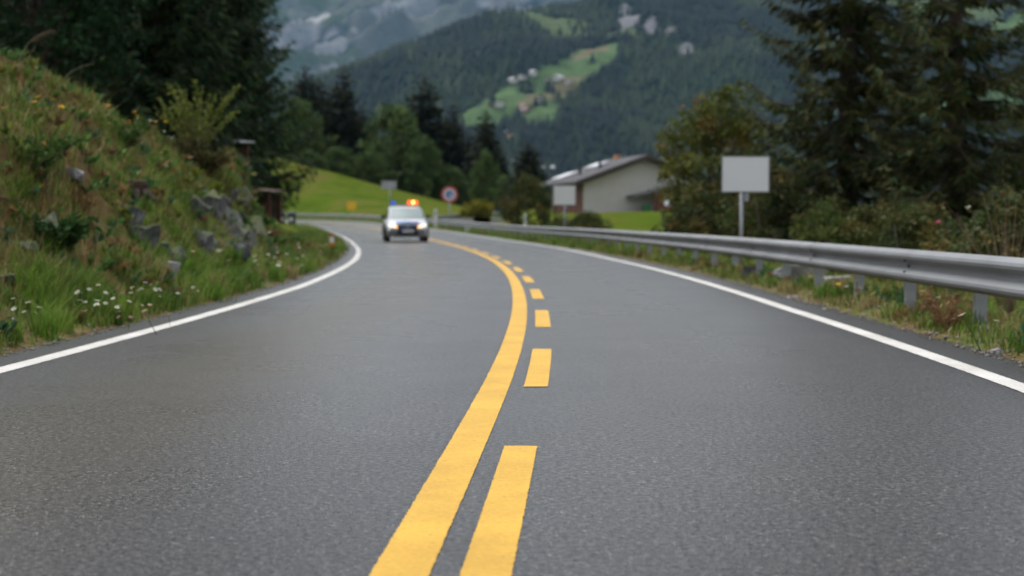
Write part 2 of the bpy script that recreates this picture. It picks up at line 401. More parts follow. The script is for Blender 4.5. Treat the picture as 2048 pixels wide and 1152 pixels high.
def Lprof(y, d):
    d0 = np.interp(y, [0, 20, 30, 36, 39.5, 44, 60], [.45, .45, .8, 1.9, 2.1, 1.3, 2.4])
    dc = np.interp(y, [0, 15, 25, 31, 36, 39.5, 43, 60, 120], [4.2, 4.1, 3.9, 3.6, 3.3, 3.0, 7, 7.5, 9])
    hc = np.interp(y, [0, 14, 20, 25, 29, 32, 37.5, 39.7, 42, 60, 120], [3.2, 3.2, 3.1, 2.88, 2.6, 2.5, 2.5, 2.2, 2.4, 3.2, 3.6])
    t = np.clip((d - d0) / (dc - d0), 0, 1)
    nose = sst(33, 36, y) * (1 - sst(39.7, 43, y))
    sh = 1 - (1 - t) ** 1.3
    sh2 = sst(.05, .75, t)
    h = hc * (sh * (1 - nose) + sh2 * nose) + np.maximum(d - dc, 0) * np.interp(y, [0, 40, 46, 120], [.05, .05, .22, .22])
    rough = np.interp(y, [0, 40, 50, 200], [1, 1, .35, .2])
    amp = sst(.3, 1.4, d) * (1 - .6 * sst(5, 9, d)) * rough
    n = fbm(y * .55, d * .75, 1, 3) * .55 + fbm(y * 1.9, d * 2.1, 5, 4) * .27 + fbm(y * 6, d * 6, 9, 3) * .09
    ledge = np.abs(fbm(y * .9 + d * .4, d * 1.3, 21, 3)) * -.45
    return h + amp * (n + ledge) + .05 * sst(0, .25, d) + fbm(y * 5, d * 5, 4, 2) * .03
def Rprof(y, d, x):
    h = .05 * sst(0, .25, d) + fbm(y * 4, d * 4, 14, 3) * .05 - .35 * sst(.7, 2.4, d) * (1 - sst(30, 60, y))
    h = h + .9 * sst(60, 116, y) * sst(1.5, 14, d) * sst(-10, 5, x)
    return h + fbm(x * .05, y * .05, 31, 3) * .5 * sst(6, 20, d)
def Hs(x, y):
    x = np.asarray(x, float); y = np.asarray(y, float)
    yc = np.clip(y, -20, 178)
    D = lat(x, yc) + (y - yc) * np.where(y > 178, cm(yc) / np.sqrt(1 + cm(yc) ** 2), 0); e = ev(yc)
    dl = D - wl(yc) - EL; dr = -D - wr(yc) - ER
    h = np.where(dl > 0, e + Lprof(yc, np.maximum(dl, 0)), np.where(dr > 0, e + Rprof(yc, np.maximum(dr, 0), x), e - .02))
    yr = np.interp(-x, -_xx[1300:], _yy[1300:]) + 7
    crest = np.interp(x, [-90, -45, -32.6, -19, -5.9, 3], [15, 11.6, 9.2, 5.6, 2.5, 1.3])
    t = np.clip((y - yr) / np.maximum(200 - yr, 15), 0, 1.05)
    hill = np.where((dr > 1.5) & (x < 3) & (y > 95), np.maximum(crest - h, 0) * t ** 1.15 * sst(1.5, 6, dr), 0)
    h = h + hill
    # the land falls away to the valley floor beyond the near trees
    far = sst(225, 420, y)
    h = h * (1 - far) + far * (-22 - 18 * sst(420, 1400, y))
    side = sst(26, 120, x) * (1 - far)
    h = h - side * 14
    return h
def hit(u, v, tmax=130, t0=3.):
    while True:
        d = ray(u, v); t = np.geomspace(t0, tmax, 4000)
        hh = Hs(d[0] * t, t); z = CAM_H + d[2] * t
        k = np.nonzero(z < hh)[0]
        if len(k) and (u > 1024 or t[k[0]] < 46 or u > 540): i = k[0]; break
        v += 4
    return Vector((d[0] * t[i], t[i], float(hh[i])))

# ---------------------------------------------------------------- ground sheets
def nonuni(a, b, mid, dmin, g):
    out = [mid]; s = dmin
    while out[-1] < b: out.append(out[-1] + s); s *= g
    lo = [mid]; s = dmin
    while lo[-1] > a: lo.append(lo[-1] - s); s *= g
    return np.array(sorted(set(lo[1:] + out)))
gx = nonuni(-5200, 5200, -4, .9, 1.045); gy = nonuni(-60, 2600, 30, .9, 1.03)
GX, GY = np.meshgrid(gx, gy, indexing='ij')
GZ = Hs(GX, GY)
yc = np.clip(GY, -20, 178); D_ = lat(GX, yc)
cover = (1 - sst(18, 24, D_ - wl(yc))) * (1 - sst(9, 13, -D_ - wr(yc))) * (1 - sst(168, 178, GY)) * sst(-25, -18, GY)
GZ = GZ - .45 * cover
g = link('ground', grid_mesh('ground', GX, GY, GZ, M['meadow'])); tag(g, kind='structure')

ys_f = np.concatenate([np.arange(-18, 2, .5), np.arange(2, 30, .1), np.arange(30, 62, .2), np.arange(62, 176, .8)])
def strip(name, side, ds, mat, ys):
    Y0, Dd = np.meshgrid(ys, ds, indexing='ij')
    if side > 0: Dt = wl(Y0) + EL + Dd
    else: Dt = -(wr(Y0) + ER + Dd)
    X, Y = off(Y0, Dt)
    Z = Hs(X, Y)
    Z = np.where(Dd < 0, ev(Y0) - .035, Z)
    o = link(name, grid_mesh(name, X, Y, Z, mat)); tag(o, kind='structure'); return o
dsl = np.concatenate([[-.5, -.02], np.arange(.02, 5.5, .09), np.arange(5.6, 12, .5), np.arange(12, 24, 1.5)])
ys_n = ys_f[ys_f < 53]; ys_m = np.concatenate([[ys_n[-1]], ys_f[ys_f >= 53]])
strip('hillside', 1, dsl, M['soil'], ys_n)
strip('meadow_slope', 1, dsl, M['meadow'], ys_m)
dsr = np.concatenate([[-.5, -.02], np.arange(.02, 2.6, .09), np.arange(2.7, 13, .6)])
strip('roadside', -1, dsr, M['soil'], ys_n)
strip('roadside_far', -1, dsr, M['meadow'], ys_m)

# ---------------------------------------------------------------- road and markings
ys_r = np.concatenate([np.arange(-18, 60, .4), np.arange(60, 176, 1.)])
tt = np.linspace(0, 1, 17)
Y0, T = np.meshgrid(ys_r, tt, indexing='ij')
DL = wl(Y0) + EL + .03; DRr = -(wr(Y0) + ER + .03)
jl = fbm(Y0 * 2.2, 0 * Y0, 41, 4) * .10; jr = fbm(Y0 * 2.2, 0 * Y0 + 5, 43, 4) * .12
Dt = DL * (1 - T) + DRr * T + np.where(T == 0, jl, 0) + np.where(T == 1, jr, 0)
X, Y = off(Y0, Dt)
road = link('road', grid_mesh('road', X, Y, ev(Y0) + 0 * X, M['asphalt'], uv=np.stack([T, Y0 * .1], -1)))
tag(road, kind='structure')
def stripe(name, Dfun, width, y0, y1, mat, z=.004):
    out = []; y = y0
    while y < y1:
        out.append(y); y += .0065 + max(0, y - 6) ** 1.15 * .006 if y > 2.5 else .2
    out.append(y1); yy = np.array(out)
    n = len(yy); j = .0017
    e = [RNG.normal(0, j, n) for _ in range(2)]
    cols = [Dfun(yy) + width / 2 + e[0], Dfun(yy), Dfun(yy) - width / 2 + e[1]]
    Yg = np.stack([yy] * 3, 1); Dg = np.stack(cols, 1)
    # painted ends are a little ragged too
    Yg[0] += RNG.normal(0, .006, 3); Yg[-1] += RNG.normal(0, .006, 3)
    X, Y = off(Yg, Dg)
    return link(name, grid_mesh(name, X, Y, ev(Yg) + z, mat), road)
stripe('edge_line', lambda y: wl(y), .145, -17, 175, M['white_paint'])
stripe('edge_line', lambda y: -wr(y), .145, -17, 175, M['white_paint'])
stripe('center_line', lambda y: 0 * y, .155, -17, 175, M['yellow_paint'])
for k in range(-3, 24):
    y0 = 3.5 + 4.4 * k
    stripe('center_dash', lambda y: 0 * y - .225, .135, y0, y0 + 2.31, M['yellow_paint'])

# ---------------------------------------------------------------- mountains
def M1h(x, y):
    foot = 1950 + 260 * vn(x / 900, 0 * x, 61)
    wall = .37 * (y - foot)
    ridge = 520 + .52 * x + 25 * fbm(x / 160, 0 * x + 3, 62, 4)
    n = fbm(x / 420, y / 420, 63, 5) * 95 + fbm(x / 120, y / 160, 66, 4) * 22
    gul = -38 * np.abs(fbm(x / 330 + y / 900, y / 1400, 67, 3))
    a = wall + n * sst(0, 250, wall) + gul * sst(0, 200, wall)
    k = 30.0
    hmin = -np.log(np.exp(-np.clip(a, -400, 2500) / k) + np.exp(-np.clip(ridge, -400, 2500) / k)) * k
    back = np.maximum(y - 3700, 0) * .25 * (1 - sst(300, 900, x))
    return np.maximum(hmin - back, -60)
def hit_m(u, v):
    d = ray(u, v); t = np.linspace(1500, 5200, 3000)
    z = CAM_H + d[2] * t; h = M1h(d[0] * t, t)
    k = np.nonzero(z < h)[0]
    i = k[0] if len(k) else len(t) - 1
    return np.array([d[0] * t[i], t[i], h[i]])
def inpoly(px, py, poly):
    r = np.zeros(px.shape, bool); n = len(poly)
    for i in range(n):
        x0, y0 = poly[i]; x1, y1 = poly[(i + 1) % n]
        c = ((y0 > py) != (y1 > py)) & (px < (x1 - x0) * (py - y0) / (y1 - y0 + 1e-9) + x0)
        r ^= c
    return r
mx = np.arange(-1500, 2300, 16.); my = np.arange(1650, 4700, 16.)
MX, MY = np.meshgrid(mx, my, indexing='ij'); MZ = M1h(MX, MY)
def world_poly(px): return [tuple(hit_m(u, v)[:2]) for u, v in px]
MEADOWS = [world_poly(p) for p in (
    [(905, 238), (960, 205), (1010, 175), (1060, 152), (1110, 130), (1160, 100), (1225, 84), (1243, 95), (1232, 120), (1190, 150), (1150, 188), (1108, 235), (1098, 252), (1060, 248), (1030, 232), (1000, 245), (985, 258), (925, 250)],
    [(1760, 215), (1850, 195), (1960, 190), (2048, 150), (2048, 225), (1960, 238), (1840, 240)],
    [(1960, 60), (2048, 20), (2048, 50), (1990, 80)])]
TANS = [world_poly(p) for p in ([(1140, 110), (1225, 84), (1215, 100), (1150, 125)], [(1115, 160), (1180, 150), (1150, 188), (1100, 195), (1090, 180)], [(1035, 215), (1090, 190), (1100, 196), (1045, 226)])]
ROCKS_M = [(hit_m(u, v)[:2], r) for u, v, r in ((1262, 40, 34), (1300, 52, 22), (1372, 100, 22), (1345, 62, 14), (1490, 55, 14), (1630, 38, 26), (1600, 20, 22), (1680, 85, 16), (1250, 20, 20), (855, 55, 16), (900, 40, 12))]
CLUMPS = [(hit_m(u, v)[:2], r) for u, v, r in ((1053, 182, 13), (1100, 182, 9), (1112, 200, 10), (1085, 205, 7), (1183, 122, 4), (985, 203, 4), (962, 210, 4), (1068, 212, 5), (1035, 238, 8), (1020, 246, 5))]
def cover_m(x, y):
    wob = 14 * fbm(x / 40, y / 40, 71, 3)
    mead = np.zeros(x.shape, bool); tan = np.zeros(x.shape, bool)
    for p in MEADOWS: mead |= inpoly(x + wob, y + wob, p)
    for p in TANS: tan |= inpoly(x + wob, y + wob, p)
    rock = np.zeros(x.shape, bool)
    for (c, r) in ROCKS_M:
        rock |= (((x - c[0]) / (r * .85)) ** 2 + ((y - c[1]) / (r * 1.6)) ** 2) < 1 + 1.3 * fbm(x / 18, y / 24, 73, 3)
    # thin openings high on the spur
    g = fbm(x / 260 + y / 500, y / 700, 77, 4)
    opening = (g > .36) & (M1h(x, y) > 330)
    for (c, r) in CLUMPS:
        mead &= ~((((x - c[0]) / r) ** 2 + ((y - c[1]) / (r * 2.2)) ** 2) < 1 + .8 * fbm(x / 14, y / 20, 79, 2))
    return mead, tan, rock, opening
md, tn, rk, op = cover_m(MX, MY)
C_ = np.zeros(MX.shape + (3,)); C_[:] = (.014, .024, .012)
C_[op] = (.08, .11, .045); C_[md] = (.075, .125, .045); C_[tn & md] = (.15, .13, .07); C_[rk] = (.16, .155, .165)
mo = link('mountain', grid_mesh('mountain', MX, MY, MZ, M['mountain'], col=C_)); tag(mo, kind='structure')

# the far rocky massif
fx_ = np.arange(-3200, 2600, 30.); fy_ = np.arange(5200, 8600, 30.)
FX, FY = np.meshgrid(fx_, fy_, indexing='ij')
def M2h(x, y):
    b = .46 * (y - 5300) + 90 * fbm(x / 700, y / 700, 81, 4)
    rid = 1 - np.abs(fbm((.74 * x - .67 * y) / 420, (.67 * x + .74 * y) / 1900, 83, 5)) * 2
    crag = np.abs(fbm((.74 * x - .67 * y) / 130, (.67 * x + .74 * y) / 420, 85, 5))
    return b + 190 * rid - 230 * crag * sst(100, 500, b)
FZ = M2h(FX, FY)
gxx, gyy = np.gradient(FZ, 30.); steep = np.sqrt(gxx ** 2 + gyy ** 2)
st = fbm((.74 * FX - .67 * FY) / 150, (.67 * FX + .74 * FY) / 1100, 91, 5); st2 = fbm((.74 * FX - .67 * FY) / 210, (.67 * FX + .74 * FY) / 1300, 95, 5)
p2 = fbm(FX / 300, FY / 300, 93, 5)
C2 = np.zeros(FX.shape + (3,)); C2[:] = (.02, .032, .019)
C2[p2 < .03] = (.007, .012, .010)
C2[steep > .95] = (.05, .052, .06)
C2[(steep > 1.25)] = (.27, .27, .28)
C2[(st2 > .16)] = (.06, .08, .036)
C2[(st > .3)] = (.40, .39, .38)
C2[(FZ > 640) & (p2 > .08)] = (.10, .105, .09)
mf = link('mountain', grid_mesh('mountain_far', FX, FY, FZ, M['massif'], col=C2)); tag(mf, kind='structure')

# forest on the slopes: nobody could count it
def forest():
    n = 62000
    x = RNG.uniform(-1150, 1900, n); y = RNG.uniform(1900, 4150, n)
    keep = np.abs(x) < .42 * y + 60
    x, y = x[keep], y[keep]
    md, tn, rk, op = cover_m(x, y); h = M1h(x, y)
    clump = fbm(x / 60, y / 60, 97, 3)
    keep = ~(md | rk) & (h > -5) & (~op | (clump > .12)) & (clump > -.42)
    x, y, h = x[keep], y[keep], h[keep]
    n = len(x); Ht = RNG.uniform(11, 24, n); Rr = Ht * RNG.uniform(.17, .3, n)
    k = 5; ang = np.arange(k) * 2 * np.pi / k
    a0 = RNG.uniform(0, 6.28, n)
    V = np.zeros((n, k + 1, 3))
    V[:, :k, 0] = x[:, None] + np.cos(ang + a0[:, None]) * Rr[:, None]
    V[:, :k, 1] = y[:, None] + np.sin(ang + a0[:, None]) * Rr[:, None]
    V[:, :k, 2] = h[:, None] - 1 + RNG.uniform(0, 3, (n, k))
    V[:, k] = np.stack([x + RNG.normal(0, .5, n), y, h + Ht], 1)
    b = np.arange(n)[:, None] * (k + 1)
    Fc = np.concatenate([np.stack([b[:, 0] + j, b[:, 0] + (j + 1) % k, b[:, 0] + k], 1) for j in range(k)])
    tone = RNG.uniform(.45, 1.6, n)[:, None]; br = (fbm(x / 150, y / 150, 99, 3) > .12)[:, None]
    c = np.where(br, np.array([[.020, .031, .013]]), np.array([[.005, .010, .0075]])) * tone
    return npmesh('mountain_forest', V.reshape(-1, 3), Fc, M['needle'], np.concatenate([c] * k))
fo = link('mountain_forest', forest()); tag(fo, 'dark conifer forest covering the mountain slopes across the valley', 'forest', kind='stuff')

# ---------------------------------------------------------------- haze
hz = MB().box(-5300, 5300, -70, 8700, -75, 2300).mesh('haze', M['white'])
hm = bpy.data.materials.new('haze_air'); hm.use_nodes = True
hn = hm.node_tree.nodes
for nd in list(hn):
    if nd.type == 'BSDF_PRINCIPLED': hn.remove(nd)
pv = hn.new('ShaderNodeVolumePrincipled'); pv.inputs['Color'].default_value = (.36, .67, 1.0, 1)
pv.inputs['Density'].default_value = 2.3e-5; pv.inputs['Anisotropy'].default_value = .2
hm.node_tree.links.new(pv.outputs[0], hn['Material Output'].inputs['Volume'])
hz.materials.clear(); hz.materials.append(hm)
ho = link('haze', hz); tag(ho, 'pale blue haze filling the valley air', 'haze', kind='stuff')

# ---------------------------------------------------------------- crash barrier
def wprof():
    pts = []
    for z, o in ((.0, .004), (.012, .03), (.035, .07), (.06, .081), (.085, .075), (.115, .035), (.135, .008), (.155, .002), (.175, .008), (.195, .035), (.225, .075), (.25, .081), (.275, .07), (.298, .03), (.31, .004)):
        pts.append((z, o))
    return pts
WP = wprof()
BZ = .345
def beam_mesh(Dfun, y0, y1, efun, step, lift, flip=1):
    n = max(2, int((y1 - y0) / step) + 1); yy = np.linspace(y0, y1, n); rings = []
    for y in yy:
        r_ = []
        for z, o in WP:
            X, Y = off(np.array(y), Dfun(y) + o * flip + lift); r_.append((float(X), float(Y), float(efun(y)) + BZ + z))
        for z, o in reversed(WP):
            X, Y = off(np.array(y), Dfun(y) + (o - .006) * flip + lift); r_.append((float(X), float(Y), float(efun(y)) + BZ + z))
        rings.append(r_)
    return MB().loft(rings, closed=True, caps=False).mesh('beam', M['steel'], smooth=False)
def barrier(name, Dfun, y0, y1, seg, postgap, efun, label, poststart, flip=1, bolts_to=45):
    root = empty(name, (float(off(np.array(y0), Dfun(y0))[0]), y0, float(efun(y0))))
    base = Vector(root.location)
    tag(root, label, 'guardrail')
    def put(o): o.location = -base; o.parent = root; return o
    y = y0; i = 0
    while y < y1 - .5:
        ye = min(y + seg, y1)
        put(link('beam', beam_mesh(Dfun, y - .12, ye, efun, .5 if y < 60 else 1.0, .0035 * (i % 2), flip))); y = ye; i += 1
        if y < bolts_to:
            for (dy, dz) in ((-.06, .10), (-.06, .21), (-.03, .155)):
                m = cm(y + dy); X, Y = off(np.array(y + dy), Dfun(y) + flip * (.055 if dz != .155 else .012))
                put(MB().disc((float(X), float(Y), float(efun(y)) + BZ + dz), (-flip, 0, 0), .014, .03, 10).build('bolt', M['bolt']))
    # C-shaped post, shared mesh
    c = [(-.05, 0), (.05, 0), (.05, .055), (.03, .055), (.03, .05), (.045, .05), (.045, .005), (-.045, .005), (-.045, .05), (-.03, .05), (-.03, .055), (-.05, .055)]
    pm = MB().prism([(a, b, 0) for a, b in c], (0, 0, -.4), (0, 0, .60)).mesh('post', M['post'])
    y = poststart
    while y < y1:
        X, Y = off(np.array(y), Dfun(y) - .058 * flip)
        o = link('post', pm, None); o.parent = root
        o.location = Vector((float(X), float(Y), float(efun(y)))) - base
        # web faces along the road, back of the beam
        o.rotation_euler = (RNG.normal(0, .012), RNG.normal(0, .012), -math.atan(float(cm(y))))
        y += postgap * (1 if y < 100 else 2)
    return root
barrier('guardrail', lambda y: -(wr(y) + .84), 5.2, 168, 4.1, 1.98, ev, 'long galvanised steel guardrail following the right edge of the road', 5.6)
# second barrier on the low wall of the side road behind
P0, P1 = at(862, 432, 104), at(1018, 421, 112)
def side_wall():
    root = empty('guardrail', (P0.x, P0.y, .35)); b = Vector(root.location)
    tag(root, 'short dark grey guardrail above the pale kerb wall near the round bush', 'guardrail')
    d = (P1 - P0); L = d.length; d.normalize(); nrm = Vector((d.y, -d.x, 0)).normalized()
    rings = []
    for k in range(9):
        p = P0 + d * (L * k / 8)
        r_ = [p + nrm * o + Vector((0, 0, z - .31)) - b for z, o in WP] + [p + nrm * (o - .006) + Vector((0, 0, z - .31)) - b for z, o in reversed(WP)]
        rings.append(r_)
    MB().loft(rings, closed=True).build('beam', M['steel'], root, smooth=True)
    for k in range(4):
        p = P0 + d * (L * (k + .3) / 4) - nrm * .06
        z0 = float(Hs(p.x, p.y)) - .3
        MB().box(p.x - b.x - .05, p.x - b.x + .05, p.y - b.y - .03, p.y - b.y + .03, z0 - b.z, p.z - .05 - b.z).build('post', M['post'], root)
    # pale wall in two lengths in front of it
    for (ua, ub, la, lb) in ((912, 955, 'left', 'a'), (974, 1012, 'right', 'b')):
        a = at(ua, 446, 98); c = at(ub, 446, 101); m_ = (a + c) / 2
        e = empty('kerb_wall', (m_.x, m_.y, float(Hs(m_.x, m_.y)) - .1))
        tag(e, 'short pale concrete wall behind the guardrail, %s of the two near the round yellow bush' % la, 'wall')
        hw = (c - a).length / 2; top = at(ub, 436, 100).z - e.location.z
        MB().box(-hw, hw, -.15, .15, 0, top - .08).build('wall_block', M['concrete'], e, bevel=.02)
        MB().box(-hw - .03, hw + .03, -.19, .19, top - .08, top).build('coping', M['roof_pale'], e, bevel=.015)
side_wall()

# ---------------------------------------------------------------- signs
def blank_sign(u0, v0, u1, v1, ub, Y, label, z0, rz=0., bracket=True, mat='sign_grey'):
    tl, br = at(u0, v0, Y), at(u1, v1, Y); w_ = br.x - tl.x; h_ = tl.z - br.z
    px = at(ub, v1, Y).x
    root = empty('sign_board', (px, Y, z0)); tag(root, label, 'sign')
    cxm = (tl.x + br.x) / 2 - px
    p = MB().box(-w_ / 2, w_ / 2, -.012, .0, 0, h_).build('panel', M[mat], root, bevel=.004, loc=(cxm, -.045, br.z - z0), rz=rz)
    fr = MB()
    for (a, b_, c, d) in ((-w_ / 2 - .008, w_ / 2 + .008, -.008, .012), (-w_ / 2 - .008, w_ / 2 + .008, h_ - .012, h_ + .008), (-w_ / 2 - .008, -w_ / 2 + .012, .013, h_ - .013), (w_ / 2 - .012, w_ / 2 + .008, .013, h_ - .013)):
        fr.box(a, b_, -.018, .004, c, d)
    f = fr.build('panel_edge', M['sign_edge'], p)
    MB().tube([(0, 0, -.3), (0, 0, br.z - z0 + h_ * .85)], .035, 12).build('pole', M['post'], root, smooth=True)
    for t in (.2, .75):
        MB().box(-.07, .07, -.044, .04, br.z - z0 + h_ * t, br.z - z0 + h_ * t + .04).build('clamp', M['post'], root)
    if bracket: MB().box(.04, .13, -.03, .03, br.z - z0 - .17, br.z - z0 - .02).build('bracket', M['post'], root, bevel=.01)
    return root
blank_sign(1443, 313, 1537, 384, 1483, 25.4, 'large blank light grey sign board on a steel pole behind the guardrail', -.25, R(1.5))
blank_sign(1107, 371, 1151, 410, 1129, 55.5, 'small blank pale sign board standing in front of the grey house', -.1, mat='sign_pale')
def far_panel():
    tl, br = at(763, 362, 150), at(793, 378, 150); z0 = float(Hs((tl.x + br.x) / 2, 150))
    root = empty('sign_board', ((tl.x + br.x) / 2, 150, z0)); tag(root, 'small dull grey sign panel on a post at the foot of the green meadow', 'sign')
    w_ = (br.x - tl.x) / 2
    MB().box(-w_, w_, -.05, -.02, br.z - z0, tl.z - z0).build('panel', M['tin'], root, bevel=.005)
    MB().tube([(.1, 0, -.3), (.1, 0, tl.z - z0 - .1)], .06, 10).build('pole', M['post'], root, smooth=True)
far_panel()
def round_sign():
    Y = 97.; c = at(899, 389, Y); z0 = float(Hs(c.x, Y)); r_ = 16.5 / F * Y
    root = empty('round_sign', (c.x, Y, z0)); tag(root, 'round red rimmed white and blue traffic sign on a post beside the guardrail', 'sign')
    zc = c.z - z0
    MB().disc((0, -.06, zc), (0, 1, 0), r_, .02, 40).build('red_rim', M['sign_red'], root)
    MB().disc((0, -.074, zc), (0, 1, 0), r_ * .70, .008, 40).build('white_ring', M['sign_white'], root)
    MB().disc((0, -.081, zc), (0, 1, 0), r_ * .47, .006, 36).build('blue_disc', M['sign_blue'], root)
    MB().disc((r_ * .12, -.087, zc - r_ * .1), (0, 1, 0), r_ * .17, .005, 20).build('pale_mark', M['sign_white'], root)
    MB().tube([(0, 0, -.3), (0, 0, zc + .2)], .05, 10).build('pole', M['post'], root, smooth=True)
round_sign()
def yellow_sign():
    y = 152.; X, Yw = off(np.array(y), -(wr(y) + 1.4)); c = at(703, 412, float(Yw)); z0 = float(Hs(c.x, float(Yw)))
    root = empty('yellow_sign', (c.x, float(Yw), z0)); tag(root, 'small bright yellow sign panel above the far guardrail', 'sign')
    h_ = 8.5 / F * float(Yw)
    MB().box(-h_, h_, -.05, -.02, c.z - z0 - h_, c.z - z0 + h_).build('panel', M['sign_yellow'], root, bevel=.01)
    MB().tube([(0, 0, -.3), (0, 0, c.z - z0 + h_ * .8)], .04, 8).build('pole', M['post'], root, smooth=True)
yellow_sign()
def delineator(p, h_, label, dark=True):
    root = empty('marker_post', p); tag(root, label, 'marker post')
    def seg(a, b, s): return MB().prism([(-.055 * s, -.03, 0), (.055 * s, -.03, 0), (.045 * s, .035, 0), (-.045 * s, .035, 0)], (0, 0, a), (0, 0, b))
    seg(-.1, h_ * .45, 1).build('foot', M['black'] if dark else M['white'], root)
    seg(h_ * .45, h_ * .62, 1.01).build('reflector', M['orange'], root)
    seg(h_ * .62, h_ * .9, 1).build('body', M['white'], root)
    seg(h_ * .9, h_, 1.01).build('cap', M['red'], root, bevel=.008)
p = hit(664, 512); delineator(p, .52, 'short white marker post with orange reflector in the grass inside the bend')
def white_marker(u, v, Y, h_, w_, label):
    c = at(u, v, Y); root = empty('marker_post', (c.x, c.y, float(ev(Y)) + .02)); tag(root, label, 'marker post')
    MB().prism([(-w_, -.04, 0), (w_, -.04, 0), (w_ * .8, .05, 0), (-w_ * .8, .05, 0)], (0, 0, -.1), (0, 0, h_)).build('body', M['white'], root, bevel=.015)
    MB().box(-w_ * .6, w_ * .6, -.048, -.041, h_ * .7, h_ * .85).build('reflector', M['tin'], root)
yq = 84.; Xq, Yq = off(np.array(yq), -(wr(yq) + .66))
white_marker(1024 + float(Xq) / float(Yq) * F, 466, float(Yq), .33, .17, 'squat white marker block on the verge under the guardrail beyond the curve')
white_marker(871, 428, 99.5, 1.35, .12, 'slim pale marker post rising behind the guardrail left of the round sign')
white_marker(1050, 442, 70, 1.15, .07, 'thin grey white marker post poking above the guardrail by the dark bush')

# ---------------------------------------------------------------- wheelie bins and sheds on the left
def bin_(u, Y, label, rz):
    c = at(u, 440, Y); z0 = float(ev(Y)) + .02
    root = empty('wheelie_bin', (c.x, Y, z0), rz); tag(root, label, 'bin')
    MB().loft([[(x, y, z) for x, y in ((-a, -b), (a, -b), (a, b), (-a, b))] for a, b, z in ((.22, .24, .08), (.24, .27, .3), (.29, .34, .92), (.31, .36, .95))], closed=True).build('body', M['binblue'], root, bevel=.015)
    MB().loft([[(x, y, z) for x, y in ((-a, -b), (a, -b), (a, b), (-a, b))] for a, b, z in ((.32, .38, .952), (.32, .38, 1.0), (.24, .28, 1.07))], closed=True).build('lid', M['binblue'], root, bevel=.012)
    for s in (-1, 1): MB().disc((s * .27, .26, .12), (1, 0, 0), .12, .05, 18).build('wheel', M['tyre'], root)
    MB().tube([(-.24, .4, .93), (.24, .4, .93)], .018, 8).build('handle', M['black'], root)
    MB().box(-.13, .13, -.335, -.31, .3, .62).build('label_plate', M['white'], root)
bin_(563.5, 116, 'dark blue wheelie bin at the bend, further from the road', .1)
bin_(584, 115, 'dark blue wheelie bin at the bend, closer to the road', -.08)
def shelter(name, u0, u1, vt, vb, Y, label, roofmat, thick):
    a, b_ = at(u0, vt, Y), at(u1, vt, Y); w_ = (b_.x - a.x) / 2; cxm = (a.x + b_.x) / 2
    z0 = float(Hs(cxm, Y)) - .15; top = a.z - z0
    root = empty(name, (cxm, Y, z0), R(-14)); tag(root, label, 'shelter')
    rf = MB().prism([(-w_, -.8, top), (w_, -.8, top - .10), (w_, .9, top - .02), (-w_, .9, top + .08)], (0, 0, -thick), (0, 0, 0)).build('roof', roofmat, root, bevel=.01)
    for sx in (-1, 1):
        for yy_ in (-.62, .7):
            MB().box(sx * w_ * .72 - .05, sx * w_ * .72 + .05, yy_ - .05, yy_ + .05, 0, top - thick - .08).build('post', M['wood_red'], root)
    n = 7
    for k in range(n):
        x0 = -w_ * .72 + .05 + (w_ * 1.44 - .1) * k / n
        MB().box(x0 + .006, x0 + (w_ * 1.44 - .1) / n - .006, .72, .75, .1, top - thick - .16).build('plank', M['wood'], root)
    return root
shelter('wooden_shelter', 408, 490, 279, 345, 47, 'small wooden shelter with pale tin roof behind the rocky bank', M['tin'], .06)
shelter('wooden_shelter', 500, 558, 379, 445, 69, 'low dark wooden shelter with black roof on the grass slope past the rocks', M['wood'], .09)

